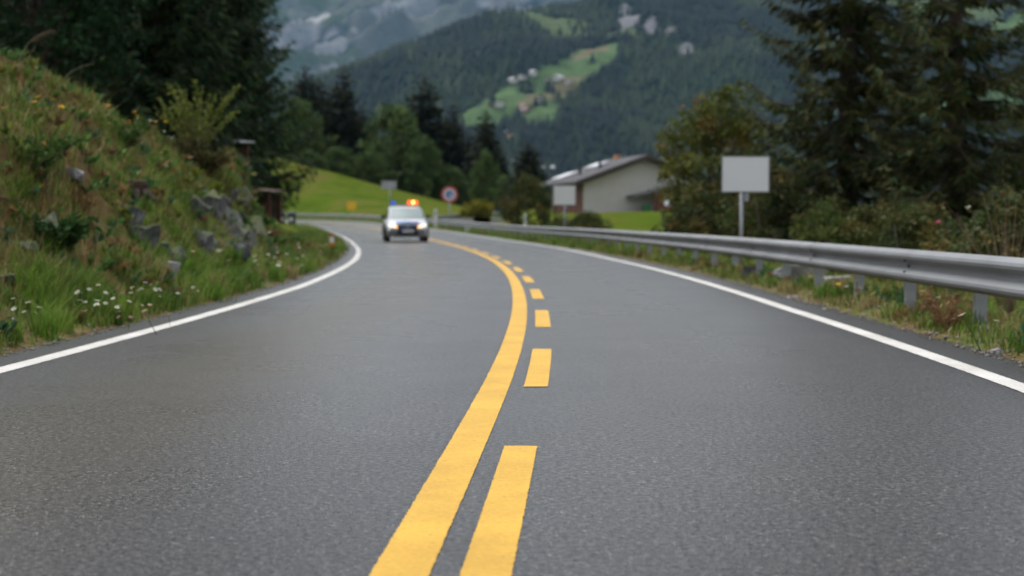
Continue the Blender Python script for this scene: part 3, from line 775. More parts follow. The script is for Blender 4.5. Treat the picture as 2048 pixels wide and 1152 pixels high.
# ---------------------------------------------------------------- the house on the right
def house():
    Yh = 122.; ang = R(15)
    c0 = at(1168, 428, Yh)                                  # near left corner of the gable wall
    z0 = float(Hs(c0.x + 4, Yh + 3)) - .3
    root = empty('house', (c0.x, Yh, z0), ang)
    tag(root, 'low grey rendered house with a wide slate gable roof behind the right guardrail', 'house')
    px = F / Yh
    W_, L_ = 10.9, 9.6; he = (440 - 360) / px + CAM_H - z0; hr = (440 - 314) / px + CAM_H - z0
    t = .22
    # gable walls and long walls, local: x across gable, y away
    def gable(y0, y1): return MB().prism([(0, y0, 0), (W_, y0, 0), (W_, y0, he - .12), (W_ / 2, y0, hr - .2), (0, y0, he - .12)], (0, 0, 0), (0, y1 - y0, 0))
    gable(0, t).build('gable_wall', M['stucco'], root)
    gable(L_ - t, L_).build('gable_wall', M['stucco'], root)
    MB().box(.101, t, t + .002, L_ - t - .002, 0, he - .25).build('side_wall', M['wood'], root)
    MB().box(W_ - t, W_ - .001, t + .002, L_ - t - .002, 0, he - .2).build('side_wall', M['stucco'], root)
    for k in range(8):
        y0 = t + .01 + (L_ - 2 * t - .02) * k / 8
        MB().box(-.03, .10, y0 + .01, y0 + (L_ - 2 * t) / 8 - .012, -.2, he - .2).build('plank', M['wood_red'], root)
    for y0 in (2.2, 6.2):
        wnd = MB().box(-.075, -.035, y0, y0 + 1.3, he * .45, he * .83).build('window', M['white'], root)
        MB().box(-.084, -.077, y0 + .08, y0 + 1.22, he * .45 + .08, he * .83 - .08).build('pane', M['glass'], wnd)
    o_ = .95; g_ = 1.0; sl = (hr - he) / (W_ / 2)
    for s in (-1, 1):
        xe = W_ / 2 + s * (W_ / 2 + o_); ze = he - o_ * sl
        rf = MB().prism([(W_ / 2 + s * .002, -g_, hr), (xe, -g_, ze), (xe, -g_, ze + .2), (W_ / 2 + s * .002, -g_, hr + .2)], (0, 0, 0), (0, L_ + 2 * g_, 0)).build('roof', M['roof'], root)
        if s < 0:
            # slate courses: long laps across the slope
            for k in range(16):
                f0 = k / 16; f1 = (k + 1) / 16 + .008
                xa, xb = W_ / 2 + (xe - W_ / 2) * f0, W_ / 2 + (xe - W_ / 2) * f1
                za, zb = hr + .2 + (ze - hr) * f0, hr + .2 + (ze - hr) * f1
                MB().prism([(xa, -g_ - .03, za + .004), (xb, -g_ - .03, zb + .03), (xb, -g_ - .03, zb + .06), (xa, -g_ - .03, za + .02)], (0, 0, 0), (0, L_ + 2 * g_ + .06, 0)).build('slate_course', M['roof'], rf)
            def onroof(f, y, up): return (W_ / 2 + (xe - W_ / 2) * f, y, hr + .27 + (ze - hr) * f + up)
            for (fa, fb, ya, yb) in ((.22, .42, 5.2, 8.4), (.6, .86, 6.6, 9.6)):
                P = [onroof(fa, ya, .02), onroof(fb, ya, .02), onroof(fb, yb, .02), onroof(fa, yb, .02)]
                sk = MB().prism(P, (0, 0, 0), (0, 0, .10)).build('skylight', M['roof_pale'], rf)
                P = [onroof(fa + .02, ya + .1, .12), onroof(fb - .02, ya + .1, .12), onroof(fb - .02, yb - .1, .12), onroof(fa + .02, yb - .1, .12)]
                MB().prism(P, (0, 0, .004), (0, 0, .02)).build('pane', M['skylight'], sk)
            for (f, y) in ((.45, 3.4), (.68, 4.6)):
                q = Vector(onroof(f, y, -.1)); MB().tube([q, q + Vector((0, 0, .65))], [.16, .13], 10).build('vent_pipe', M['black'], rf)
                MB().disc(q + Vector((0, 0, .7)), (0, 0, 1), .2, .08, 14).build('vent_cap', M['black'], rf)
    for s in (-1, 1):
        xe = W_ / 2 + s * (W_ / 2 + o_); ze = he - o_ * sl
        MB().prism([(W_ / 2 + s * .01, -g_ - .06, hr - .22), (xe, -g_ - .06, ze - .22), (xe, -g_ - .06, ze + .17), (W_ / 2 + s * .01, -g_ - .06, hr + .17)], (0, 0, 0), (0, .055, 0)).build('eave_shade_fascia', M['bark'], root)  # dark gable-edge boards, added to stand in for the eave shadow
        MB().tube([(xe + s * .06, -g_, ze + .08), (xe + s * .06, L_ + g_, ze + .08)], .07, 8).build('gutter', M['bolt'], root)
    q = Vector((W_ / 2 - .3, 6.2, hr)); MB().box(q.x - .25, q.x + .25, q.y - .25, q.y + .25, hr - .2, hr + .5).build('chimney', M['brick'], root)
    # entrance porch roof on the gable side with door
    pr = MB().prism([(3.8, 0, he * .5), (8.1, 0, he * .84), (8.1, 0, he * .84 + .16), (3.8, 0, he * .5 + .16)], (0, -2.2, 0), (0, -.003, 0)).build('porch_roof', M['roof'], root)
    for k in range(6):
        x0 = 5.7 + k * .42; zt = he * .5 + (x0 - 3.8) * (he * .34 / 4.3) - .06
        MB().box(x0 + .006, x0 + .41, -1.75, -1.69, 0, zt).build('plank', M['wood_red'], root)
    d = MB().box(6.5, 7.35, -1.80, -1.755, .12, he * .6).build('door', M['wood_red'], root)
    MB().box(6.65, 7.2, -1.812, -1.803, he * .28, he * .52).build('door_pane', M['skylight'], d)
    MB().box(-.3, 9.8, -.35, -.004, -.6, .06).build('plinth', M['concrete'], root)
    e = empty('garden_bin', root.matrix_basis @ Vector((6.55, -1.3, .25))); tag(e, 'bright green garden bin standing under the house porch roof', 'bin')
    MB().loft([[(x, y, z) for x, y in ((-a, -a), (a, -a), (a, a), (-a, a))] for a, z in ((.26, -.3), (.33, .75))], closed=True).build('body', M['green_plastic'], e, bevel=.02)
    MB().box(-.36, .36, -.36, .36, .755, .84).build('lid', M['green_plastic'], e, bevel=.03)
    mw = Matrix.Translation(root.location) @ Matrix.Rotation(ang, 4, 'Z')
    e.location = mw @ Vector((5.2, -1.3, .1))
    # pale paving before the door
    e2 = mw @ Vector((9.2, -4.2, 0))
    P = [mw @ Vector((x, y, 0)) for x, y in ((5.6, -1.9), (10.5, -1.9), (10.6, -9), (7.6, -8.2))]
    n_ = 8; XX = np.zeros((n_, n_)); YY = XX.copy()
    for i in range(n_):
        for j in range(n_):
            a = i / (n_ - 1); b = j / (n_ - 1)
            q = P[0] * (1 - a) * (1 - b) + P[1] * a * (1 - b) + P[2] * a * b + P[3] * (1 - a) * b; XX[i, j], YY[i, j] = q.x, q.y
    pv_ = link('pavement', grid_mesh('pavement', XX, YY, Hs(XX, YY) + .12, M['roof_pale'])); tag(pv_, kind='structure')
house()
def chalet(p, w_, l_, h_, rz, wall, roof, label, group=None):
    root = empty('chalet', p, rz); tag(root, label, 'house', group)
    MB().prism([(-w_, -l_, -3), (w_, -l_, -3), (w_, -l_, h_ * .6), (0, -l_, h_), (-w_, -l_, h_ * .6)], (0, 0, 0), (0, 2 * l_, 0)).build('wall', wall, root)
    for s in (-1, 1):
        MB().prism([(s * .01, -l_ * 1.15, h_ + .1), (s * w_ * 1.25, -l_ * 1.15, h_ * .52), (s * w_ * 1.25, -l_ * 1.15, h_ * .52 + .5), (s * .01, -l_ * 1.15, h_ + .6)], (0, 0, 0), (0, 2.3 * l_, 0)).build('roof', roof, root)
    for x in (-.5, .5):
        MB().box(x * w_ - w_ * .15, x * w_ + w_ * .15, -l_ - .15, -l_ - .02, h_ * .18, h_ * .42).build('window', M['glass'], root)
CH = [((1025, 163), 6, 8, 8, M['chalet_white'], M['roof_pale'], 'pale chalet at the forest edge, lowest of the upper hamlet row'),
      ((1045, 157), 7, 8, 8, M['chalet_white'], M['roof'], 'grey roofed chalet in the middle of the upper hamlet row'),
      ((1064, 149), 6, 8, 9, M['chalet_white'], M['roof_pale'], 'white chalet highest in the upper hamlet row'),
      ((1097, 163), 5, 6, 7, M['chalet_white'], M['roof'], 'little pale chalet left of the lone white one in mid meadow'),
      ((1116, 159), 7, 8, 9, M['chalet_white'], M['roof_pale'], 'bright white chalet in the middle of the mountain meadow'),
      ((1137, 165), 5, 6, 6, M['chalet_white'], M['roof'], 'dull grey chalet at the right rim of the mountain meadow'),
      ((998, 211), 8, 7, 7, M['chalet_white'], M['roof_pale'], 'white chalet alone in the lower left of the mountain meadow'),
      ((984, 211), 6, 7, 6, M['chalet_wood'], M['roof'], 'brown wooden barn beside the lower left white chalet'),
      ((1046, 218), 6, 7, 9, M['chalet_white'], M['roof_red'], 'chalet with orange roof beside the tan field on the mountain'),
      ((1080, 203), 6, 7, 8, M['chalet_white'], M['roof'], 'cream chalet by the dark trees above the orange roofed one'),
      ((1054, 226), 5, 5, 7, M['chalet_wood'], M['roof_red'], 'small red brown barn just below the orange roofed chalet'),
      ((1012, 268), 6, 6, 7, M['chalet_white'], M['roof_pale'], 'pale cottage beside the red roof below the mountain meadow'),
      ((1026, 277), 9, 8, 8, M['chalet_white'], M['roof_red'], 'cottage with long red roof below the mountain meadow')]
for (uv, w_, l_, h_, wm, rm, lb) in CH:
    q = hit_m(*uv); chalet((q[0], q[1], q[2] - 1), w_, l_, h_, RNG.uniform(-.7, .7), wm, rm, lb, 'chalets on the far mountain meadow')
for (u, v, w_, l_, h_, rm, lb) in ((1016, 330, 8, 9, 9, M['tin'], 'blue grey roofed house between the conifers in the valley'),
                                   (1100, 342, 7, 9, 9, M['tin'], 'pale roof peeping over the left end of the slate house roof'),
                                   (1326, 326, 6, 8, 8, M['tin'], 'pale roof showing just right of the slate ridge')):
    q = hit_m(u, v); chalet((q[0], q[1], q[2] - 1), w_, l_, h_, 1.2, M['tin'], rm, lb)

# ---------------------------------------------------------------- the police car
def car():
    y0 = 61.5; c = at(810, 483, y0)
    root = empty('police_car', (c.x, y0, float(ev(y0)) + .004), math.atan(.128))
    tag(root, 'silver police car with lit headlights and roof beacons driving towards us', 'car')
    # local: -Y is forward
    Ys = [-2.08, -2.03, -1.9, -1.65, -1.3, -1.0, -.3, .6, 1.4, 1.85, 2.02, 2.06]
    Wd = [.62, .74, .83, .87, .885, .89, .89, .89, .885, .86, .78, .68]
    Zt = [.70, .76, .82, .88, .94, .985, 1.0, 1.01, 1.02, 1.02, .98, .9]
    Zb = [.34, .26, .22, .2, .2, .2, .2, .2, .2, .24, .3, .36]
    rings = []
    for y, w_, zt, zb in zip(Ys, Wd, Zt, Zb):
        h = [(0, zt), (w_ * .55, zt - .005), (w_ * .86, zt - .04), (w_ * .97, zt - .12), (w_, zt - .28), (w_ * 1.0, (zt + zb) / 2), (w_ * .985, zb + .14), (w_ * .95, zb + .02), (w_ * .8, zb), (0, zb)]
        r_ = [(x, y, z) for x, z in h] + [(-x, y, z) for x, z in reversed(h[1:-1])]
        rings.append(r_)
    body = MB().loft(rings, closed=True).build('body', M['paint_silver'], root, smooth=True)
    # green-house with roof
    def sec(y, wb, zb, wt, zt): 
        h = [(0, zt), (wt * .6, zt - .008), (wt * .92, zt - .045), (wt, zt - .1), (wb, zb)]
        return [(x, y, z) for x, z in h] + [(-x, y, z) for x, z in reversed(h[1:])]
    g = [sec(-1.12, .80, .93, .76, .97), sec(-.78, .815, .95, .71, 1.14), sec(-.42, .83, .97, .70, 1.37), (sec(-.12, .835, .97, .685, 1.485)), sec(.3, .835, .98, .675, 1.53), sec(1.0, .83, .98, .675, 1.53), sec(1.7, .81, .98, .66, 1.48), sec(1.9, .79, .98, .68, 1.25), sec(2.0, .76, .97, .70, 1.0)]
    MB().loft(g, closed=True).build('roof', M['paint_silver'], root, smooth=True)
    def quad(P, t, name, mat, parent=root):
        n = (Vector(P[1]) - Vector(P[0])).cross(Vector(P[2]) - Vector(P[0])).normalized()
        return MB().prism(P, (0, 0, 0), n * t).build(name, mat, parent)
    ws = MB().loft([[(-.70 + .0, -1.06, .985), (-.35, -1.1, 1.0), (0, -1.115, 1.005), (.35, -1.1, 1.0), (.70, -1.06, .985)],
                    [(-.675, -.73, 1.19), (-.33, -.765, 1.205), (0, -.775, 1.21), (.33, -.765, 1.205), (.675, -.73, 1.19)],
                    [(-.635, -.29, 1.42), (-.3, -.325, 1.438), (0, -.335, 1.442), (.3, -.325, 1.438), (.635, -.29, 1.42)]], caps=False)
    ws.build('windshield', M['windscreen'], root, smooth=True)
    for s in (-1, 1):
        quad([(s * .826, -.72, 1.0), (s * .845, .22, 1.0), (s * .715, .22, 1.42), (s * .735, -.28, 1.33)], .012 * s, 'side_window', M['glass'])
        quad([(s * .845, .3, 1.0), (s * .835, 1.35, 1.0), (s * .71, 1.3, 1.41), (s * .715, .3, 1.42)], .012 * s, 'side_window', M['glass'])
        # mirrors
        m = MB().loft([[(s * .86, -.62, .99), (s * .86, -.56, .99), (s * .86, -.56, 1.05), (s * .86, -.62, 1.05)], [(s * .93, -.66, .97), (s * .93, -.52, .97), (s * .93, -.52, 1.12), (s * .93, -.66, 1.12)], [(s * 1.04, -.64, .98), (s * 1.04, -.54, .98), (s * 1.04, -.54, 1.11), (s * 1.04, -.64, 1.11)]], closed=True)
        m.build('mirror', M['black'], root, bevel=.012)
        # headlamp: swept teardrop
        H_ = [(s * .50, -2.07, .61), (s * .63, -2.05, .60), (s * .76, -1.99, .63), (s * .80, -1.90, .70), (s * .77, -1.92, .745), (s * .66, -2.01, .74), (s * .54, -2.06, .69)]
        hl = MB().prism(H_, (0, .02, 0), (0, -.03, .0)).build('headlight', M['lamp_on'], root, bevel=.008)
        MB().disc((s * .47, -2.115, .635), (0, 1, 0), .045, .03, 14).build('indicator', M['lamp_amber'], hl)
        # bumper side intake
        MB().prism([(s * .50, -2.1, .30), (s * .74, -2.04, .30), (s * .72, -2.04, .43), (s * .56, -2.09, .40)], (0, .03, 0), (0, -.02, 0)).build('side_intake', M['black'], root)
        # doors on the sides: darker band
        quad([(s * .892, -1.0, .36), (s * .896, 1.35, .36), (s * .898, 1.35, .82), (s * .897, -1.0, .82)], .006 * s, 'door', M['paint_olive'])
        quad([(s * .9, -.95, .62), (s * .904, 1.3, .62), (s * .905, 1.3, .74), (s * .904, -.95, .74)], .008 * s, 'side_stripe', M['paint_blue'])
        for yw in (-1.33, 1.3):
            wh = empty('wheel', (s * .80, yw, .315)); wh.parent = root
            MB().tube([(s * -.1, 0, 0), (s * -.08, 0, 0), (s * .08, 0, 0), (s * .1, 0, 0)], [.27, .315, .315, .27], 28).build('tyre', M['tyre'], wh)
            MB().tube([(s * .06, 0, 0), (s * .104, 0, 0)], [.2, .18], 20).build('rim', M['rim'], wh)
            ar = MB(); pts = [(s * .895, yw + .37 * math.cos(a), .315 + .37 * math.sin(a)) for a in np.linspace(-.1, math.pi + .1, 15)]
            ar.tube(pts, .028, 6).build('wheel_arch', M['black'], root)
        MB().disc((s * .62, -2.088, .36), (0, 1, 0), .05, .02, 14).build('fog_lamp', M['rim'], root)
    # hood stripe, grille, badge, plate, lower grille
    hs = MB().loft([[(-.44, -2.05, .765), (-.2, -2.075, .78), (0, -2.083, .785), (.2, -2.075, .78), (.44, -2.05, .765)],
                    [(-.5, -1.93, .838), (-.25, -1.94, .852), (0, -1.945, .856), (.25, -1.94, .852), (.5, -1.93, .838)],
                    [(-.5, -1.90, .848), (-.25, -1.91, .862), (0, -1.912, .866), (.25, -1.91, .862), (.5, -1.90, .848)]], caps=False)
    hs.build('hood_stripe', M['paint_blue'], root, smooth=True)
    gr = MB().prism([(-.42, -2.09, .56), (.42, -2.09, .56), (.46, -2.08, .70), (-.46, -2.08, .70)], (0, .05, 0), (0, -.015, 0)).build('grille', M['black'], root)
    for k in range(3):
        MB().box(-.40, .40, -2.118, -2.107, .585 + k * .04, .598 + k * .04).build('grille_bar', M['paint_blue'], gr)
    MB().disc((0, -2.125, .64), (0, 1, 0), .075, .02, 20).build('badge', M['rim'], root)
    MB().prism([(-.40, -2.1, .26), (.40, -2.1, .26), (.52, -2.09, .32), (.36, -2.1, .54), (-.36, -2.1, .54), (-.52, -2.09, .32)], (0, .05, 0), (0, -.012, 0)).build('lower_grille', M['black'], root)
    MB().box(-.62, .62, -2.105, -2.0, .185, .25).build('front_lip', M['tin'], root, bevel=.02)
    pl = MB().box(-.26, .26, -2.135, -2.12, .40, .51).build('license_plate', M['sign_white'], root)
    MB().box(-.258, -.205, -2.139, -2.136, .402, .508).build('blue_band', M['sign_blue'], pl)
    # roof light bar
    lb = MB().box(-.56, .56, .05, .32, 1.540, 1.590).build('light_bar', M['tin'], root, bevel=.012)
    MB().loft([[(x, y, z) for x, y in ((-.60, .05), (-.40, .05), (-.40, .32), (-.60, .32))] for z in (1.595, 1.645)] + [[(x, y, 1.725) for x, y in ((-.57, .09), (-.43, .09), (-.43, .28), (-.57, .28))]], closed=True).build('blue_beacon', M['beacon_blue'], lb, bevel=.015)
    rb = MB().loft([[(x, y, z) for x, y in ((.12, .05), (.58, .05), (.58, .32), (.12, .32))] for z in (1.595, 1.665)] + [[(x, y, 1.755) for x, y in ((.16, .09), (.54, .09), (.54, .28), (.16, .28))]], closed=True).build('orange_beacon', M['beacon_red'], lb, bevel=.015)
    MB().disc((.36, .03, 1.675), (0, 1, 0), .055, .06, 14).build('bulb', M['beacon_hot'], lb)
car()

# ================================================================= vegetation
def unit(v): return v / np.maximum(np.linalg.norm(v, axis=-1, keepdims=True), 1e-9)
def rhombs(C, Dv, S, L, Wd, base=.0, curl=None):
    """leaf-like faces: base C, direction Dv, side S, length L, width Wd"""
    C, Dv, S = map(np.asarray, (C, Dv, S)); L = np.asarray(L)[:, None]; Wd = np.asarray(Wd)[:, None]
    n = len(C); V = np.zeros((n, 4, 3))
    V[:, 0] = C; V[:, 2] = C + Dv * L
    mid = C + Dv * L * .45
    V[:, 1] = mid + S * Wd * .5; V[:, 3] = mid - S * Wd * .5
    if curl is not None: V[:, 2] += curl
    i = np.arange(n)[:, None] * 4 + np.arange(4)
    return V.reshape(-1, 3), i
def rand_dirs(n, up=0.0):
    d = RNG.normal(0, 1, (n, 3)); d[:, 2] += up; return unit(d)
def tones(n, pal, lo=.65, hi=1.3, w=None):
    pal = np.array(pal); k = RNG.choice(len(pal), n, p=w); return pal[k] * RNG.uniform(lo, hi, (n, 1))

def spruce_meshes(H, Rm, seed, whorls, per, step, twig, twigw, pal, low=.04, sparse=0., droop=.25, power=.8):
    global RNG
    keep = RNG; RNG = np.random.default_rng(seed)
    C, Dv, S, L, Wd, BT = [], [], [], [], [], []
    br = MB()
    for i in range(whorls):
        f = low + (1 - low) * (i + RNG.uniform(-.3, .3)) / whorls; f = min(max(f, low), .995)
        z = f * H; Lb = Rm * (1 - f) ** power + .06
        nb = max(3, int(per * (.55 + .45 * (1 - f)))); a0 = RNG.uniform(0, 6.28)
        for j in range(nb):
            if RNG.uniform() < sparse: continue
            az = a0 + 6.283 * j / nb + RNG.normal(0, .22); Lk = Lb * RNG.uniform(.5, 1.25)
            n = max(2, int(Lk / step)); t = np.linspace(.12, 1, n)
            dr = droop * RNG.uniform(.6, 1.4) * (1 - .9 * f)
            zz = z + Lk * (-dr * np.sin(t * 2.4) * 1.0 + .16 * t ** 3 + .12 * f * t)
            P = np.stack([np.cos(az) * Lk * t, np.sin(az) * Lk * t, zz], 1)
            out = np.array([np.cos(az), np.sin(az), -.1]); sd_ = np.array([-np.sin(az), np.cos(az), 0])
            if Lk > .8 and step < .3:
                br.tube([(0, 0, z)] + [tuple(P[q]) for q in range(0, n, max(1, n // 3))], [.02 + .012 * Lk] + [.006 + .008 * Lk * (1 - q / n) for q in range(0, n, max(1, n // 3))], 4, False)
            bt = RNG.uniform(.5, 1.6)
            for sg in (-1, 1, 0, -1, 1):
                m = n; k = RNG.uniform(.5, 1.25, m)
                tl = np.minimum(twig * k * (1.15 - .55 * t), Lk * .6)
                dd = unit(out * RNG.uniform(.35, .9, (m, 1)) + sd_ * sg * RNG.uniform(.4, 1.1, (m, 1)) + np.array([0, 0, -1]) * RNG.uniform(.1, .95, (m, 1)) * (1.0 if f < .85 else .1) + RNG.normal(0, .15, (m, 3)))
                C.append(P + RNG.normal(0, step * .3, (m, 3))); Dv.append(dd)
                S.append(unit(np.cross(dd, rand_dirs(m)))); BT.append(np.full(m, bt)); L.append(tl); Wd.append(tl * twigw * RNG.uniform(.7, 1.3, m))
    C, Dv, S = map(np.concatenate, (C, Dv, S)); L, Wd = np.concatenate(L), np.concatenate(Wd)
    # leader
    V, Fc = rhombs(C, Dv, S, L, Wd)
    col = tones(len(Fc), pal) * np.concatenate(BT)[:, None]
    crown = npmesh('crown', V, Fc, M['needle'], col)
    tr = MB().tube([(0, 0, -.6), (0, 0, H * .3), (.02, .01, H * .7), (0, 0, H)], [H * .016 + .03, H * .012 + .02, H * .006 + .01, .008], 9)
    tr.add(br.v, br.f)
    trunk = tr.mesh('trunk', M['bark'], smooth=True)
    RNG = keep
    return trunk, crown

def broadleaf_meshes(H, Rx, seed, clumps, leaves, lsize, pal, w=None, z0=.18, shape=1., csize=.3, trunk_r=.12, stems=1, top=1.0):
    global RNG
    keep = RNG; RNG = np.random.default_rng(seed)
    # clump centres through an uneven egg-shaped volume, denser to the outside
    d = rand_dirs(clumps, .15); r_ = RNG.uniform(.25, 1, clumps) ** .45
    az = np.arctan2(d[:, 1], d[:, 0]); lump = 1 + .22 * np.sin(az * 3 + seed) * np.cos(d[:, 2] * 4 + seed) + .14 * np.sin(az * 7 + d[:, 2] * 6)
    zc = H * (z0 + (1 - z0) * .46)
    hh = H * (1 - z0) * .54
    P = np.stack([d[:, 0] * Rx * r_ * lump, d[:, 1] * Rx * r_ * lump, zc + d[:, 2] * hh * r_ * (.9 + .1 * lump)], 1)
    tap = 1 - (.45 * top) * np.clip((P[:, 2] - zc) / hh, 0, 1); P[:, :2] *= tap[:, None]
    n = clumps * leaves
    cc = np.repeat(P, leaves, 0); dirs = rand_dirs(n, .1)
    C = cc + dirs * (RNG.uniform(0, 1, (n, 1)) ** .6) * csize * np.repeat(RNG.uniform(.5, 1.4, clumps), leaves)[:, None] * np.array([1, 1, .75])
    dv = unit(dirs + RNG.normal(0, .6, (n, 3)) + np.array([0, 0, -.35]))
    S = unit(np.cross(dv, rand_dirs(n)))
    L = lsize * RNG.uniform(.6, 1.3, n)
    V, Fc = rhombs(C, dv, S, L, L * RNG.uniform(.5, .75, n))
    ct = np.repeat(tones(clumps, pal, .7, 1.25, w), leaves, 0) * RNG.uniform(.75, 1.25, (n, 1))
    crown = npmesh('crown', V, Fc, M['leaf'], ct)
    tr = MB()
    for s in range(stems):
        b = Vector((RNG.normal(0, .25 * Rx * (stems > 1)), RNG.normal(0, .25 * Rx * (stems > 1)), 0))
        tr.tube([b + Vector((0, 0, -.5)), b * 1.2 + Vector((0, 0, H * .3)), b * 1.5 + Vector((.05, 0, H * .75))], [trunk_r * 1.2, trunk_r, trunk_r * .35], 8)
    for q in RNG.choice(clumps, min(26, clumps), replace=False):
        e = Vector(P[q]); s_ = Vector((e.x * .08, e.y * .08, max(H * .12, e.z * .55)))
        mid = s_.lerp(e, .5) + Vector((0, 0, -.06 * H * .3))
        tr.tube([s_, mid, e], [trunk_r * .4, trunk_r * .22, trunk_r * .06], 5, False)
    RNG = keep
    return tr.mesh('trunk', M['bark'], smooth=True), crown

def plant(name, meshes, loc, rz, sc, label, cat, group=None):
    root = empty(name, loc, rz); root.scale = sc if hasattr(sc, '__len__') else (sc,) * 3
    for nm, me in zip(('trunk', 'crown'), meshes):
        link(nm, me, root)
    tag(root, label, cat, group); return root

DARK = [(.021, .046, .018), (.029, .053, .017), (.037, .055, .017), (.018, .047, .026)]
RIGHT = [(.024, .043, .012), (.034, .048, .013), (.044, .049, .013), (.021, .043, .018), (.046, .047, .012), (.06, .05, .014)]
SPA = spruce_meshes(19, 3.1, 3, 48, 10, .16, .62, .2, DARK, droop=.34, low=.09)
SPB = spruce_meshes(17, 2.9, 8, 44, 10, .16, .6, .2, DARK, droop=.28)
SPR = spruce_meshes(17, 3.6, 15, 44, 10, .11, .46, .17, RIGHT, low=.0, sparse=.14, droop=.30, power=.74)
SPR2 = spruce_meshes(15.5, 3.5, 19, 40, 10, .11, .46, .17, RIGHT, low=.0, sparse=.14, droop=.30, power=.74)
FAR = [(.015, .023, .014), (.019, .027, .015), (.025, .028, .014)]
SPF = [spruce_meshes(17, 3.7, 30 + k, 32, 11, .34, 1.15, .5, FAR, low=.03, droop=.22, power=.8) for k in range(3)]
BL_DARK = [(.018, .048, .018), (.026, .058, .022), (.015, .038, .016)]
BL_A = broadleaf_meshes(10, 3.0, 41, 260, 55, .2, BL_DARK, csize=.55, trunk_r=.18)
BL_FAR = [(.07, .115, .034), (.05, .092, .028), (.09, .125, .038)]
BLF = [broadleaf_meshes(13, 5.4, 50 + k, 150, 45, .55, BL_FAR, csize=1.1, trunk_r=.3, z0=.06) for k in range(2)]
AUT = [(.11, .125, .022), (.08, .10, .02), (.06, .08, .02), (.21, .15, .03), (.26, .14, .03)]
BL_AUT = broadleaf_meshes(5.2, 2.0, 61, 210, 55, .14, AUT, [.34, .30, .22, .09, .05], csize=.42, trunk_r=.09, z0=.03, stems=3, top=.7)
SH_DARK = broadleaf_meshes(2.2, 1.4, 64, 110, 55, .11, [(.05, .07, .02), (.035, .055, .018), (.07, .085, .024), (.11, .085, .025)], csize=.3, trunk_r=.04, z0=.0, stems=4)
SH_GREEN = broadleaf_meshes(1.6, 1.0, 66, 80, 55, .09, [(.08, .115, .026), (.055, .085, .022), (.11, .13, .034)], csize=.24, trunk_r=.03, z0=.0, stems=4)
SH_YEL = broadleaf_meshes(1.9, 1.15, 68, 90, 60, .14, [(.16, .15, .012), (.2, .17, .015), (.11, .12, .012)], csize=.3, trunk_r=.05, z0=.02, top=.3)

def gz(x, y): return float(Hs(x, y))
# trees above the left bank
LT = [(75, 33, BL_A, 1.0, 'broad_tree', 'dark leafy tree with dense crown at the far left above the bank', 'tree'),
      (205, 46, BL_A, .95, 'broad_tree', 'dark leafy tree between the left edge and the tall spruces above the bank', 'tree'),
      (330, 44, SPB, 1.0, 'spruce_tree', 'tall black green spruce above the light green shrub on the left bank', 'tree'),
      (425, 53, SPA, 1.02, 'spruce_tree', 'tall spruce with ragged right edge beside the mountain view', 'tree'),
      (492, 78, SPB, 1.15, 'spruce_tree', 'spruce with low sweeping branch behind the small wooden shelters', 'tree'),
      (120, 55, SPA, 1.0, 'spruce_tree', 'shadowed spruce standing behind the leftmost leafy tree', 'tree'),
      (20, 48, SPB, 1.0, 'spruce_tree', 'shadowed spruce cut by the left picture edge', 'tree'),
      (255, 60, SPA, 1.0, 'spruce_tree', 'shadowed spruce deep behind the second leafy tree on the left', 'tree'),
      (380, 68, SPB, 1.1, 'spruce_tree', 'shadowed spruce deep behind the two tallest left spruces', 'tree'),
      (180, 72, SPB, 1.2, 'spruce_tree', 'rearmost shadowed spruce on the left, above the bank crest', 'tree')]
for k, (u, Y, me, s, nm, lb, ct) in enumerate(LT):
    x = (u - 1024) / F * Y
    plant(nm, me, (x, Y, max(gz(x, Y) - .3, 2.0)), k * 1.3, s, lb, ct, 'trees above the left bank')

# trees beyond the meadow
FT = [(613, 126, 345, 215, 0, 'slim dark spruce first from the left in the far row'),
      (640, 150, 350, 222, 1, 'short dark spruce second in the far row'),
      (690, 128, 370, 215, 2, 'tall twin spruce left of the big leafy tree'),
      (664, 165, 360, 232, 0, 'dark spruce tucked left of the tall twin spruce'),
      (724, 205, 380, 220, 1, 'lower dark spruce touching the tall twin spruce'),
      (745, 228, 385, 236, 2, 'small spruce top just left of the big leafy tree'),
      (850, 146, 405, 218, 1, 'broad tall spruce right above the big leafy tree'),
      (880, 215, 405, 230, 0, 'dark spruce under the shoulder of the broad tall spruce'),
      (908, 203, 410, 215, 2, 'thin spruce spire right of the broad tall spruce'),
      (938, 258, 412, 225, 0, 'short spruce between the thin spire and the pointed one'),
      (972, 214, 408, 205, 1, 'pointed spruce in front of the mountain meadow'),
      (1000, 280, 405, 215, 2, 'small dark spruce right of the pointed one'),
      (1056, 278, 398, 176, 0, 'small cone shaped spruce left of the grey house')]
for k, (u, vt, vb, Y, mi, lb) in enumerate(FT):
    Y += 16 if u < 1030 else 0
    x = (u - 1024) / F * Y; z0 = min(at(u, vb, Y).z, gz(x, Y)) - .3; top = at(u, vt, Y).z
    s = (top - z0) / 17
    plant('spruce_tree', SPF[mi], (x, Y, z0), k * 2.1, (max(s, .75) * 1.25 if u != 850 else s * 1.35, max(s, .75) if u != 850 else s * 1.35, s), lb, 'tree', 'spruces beyond the meadow')
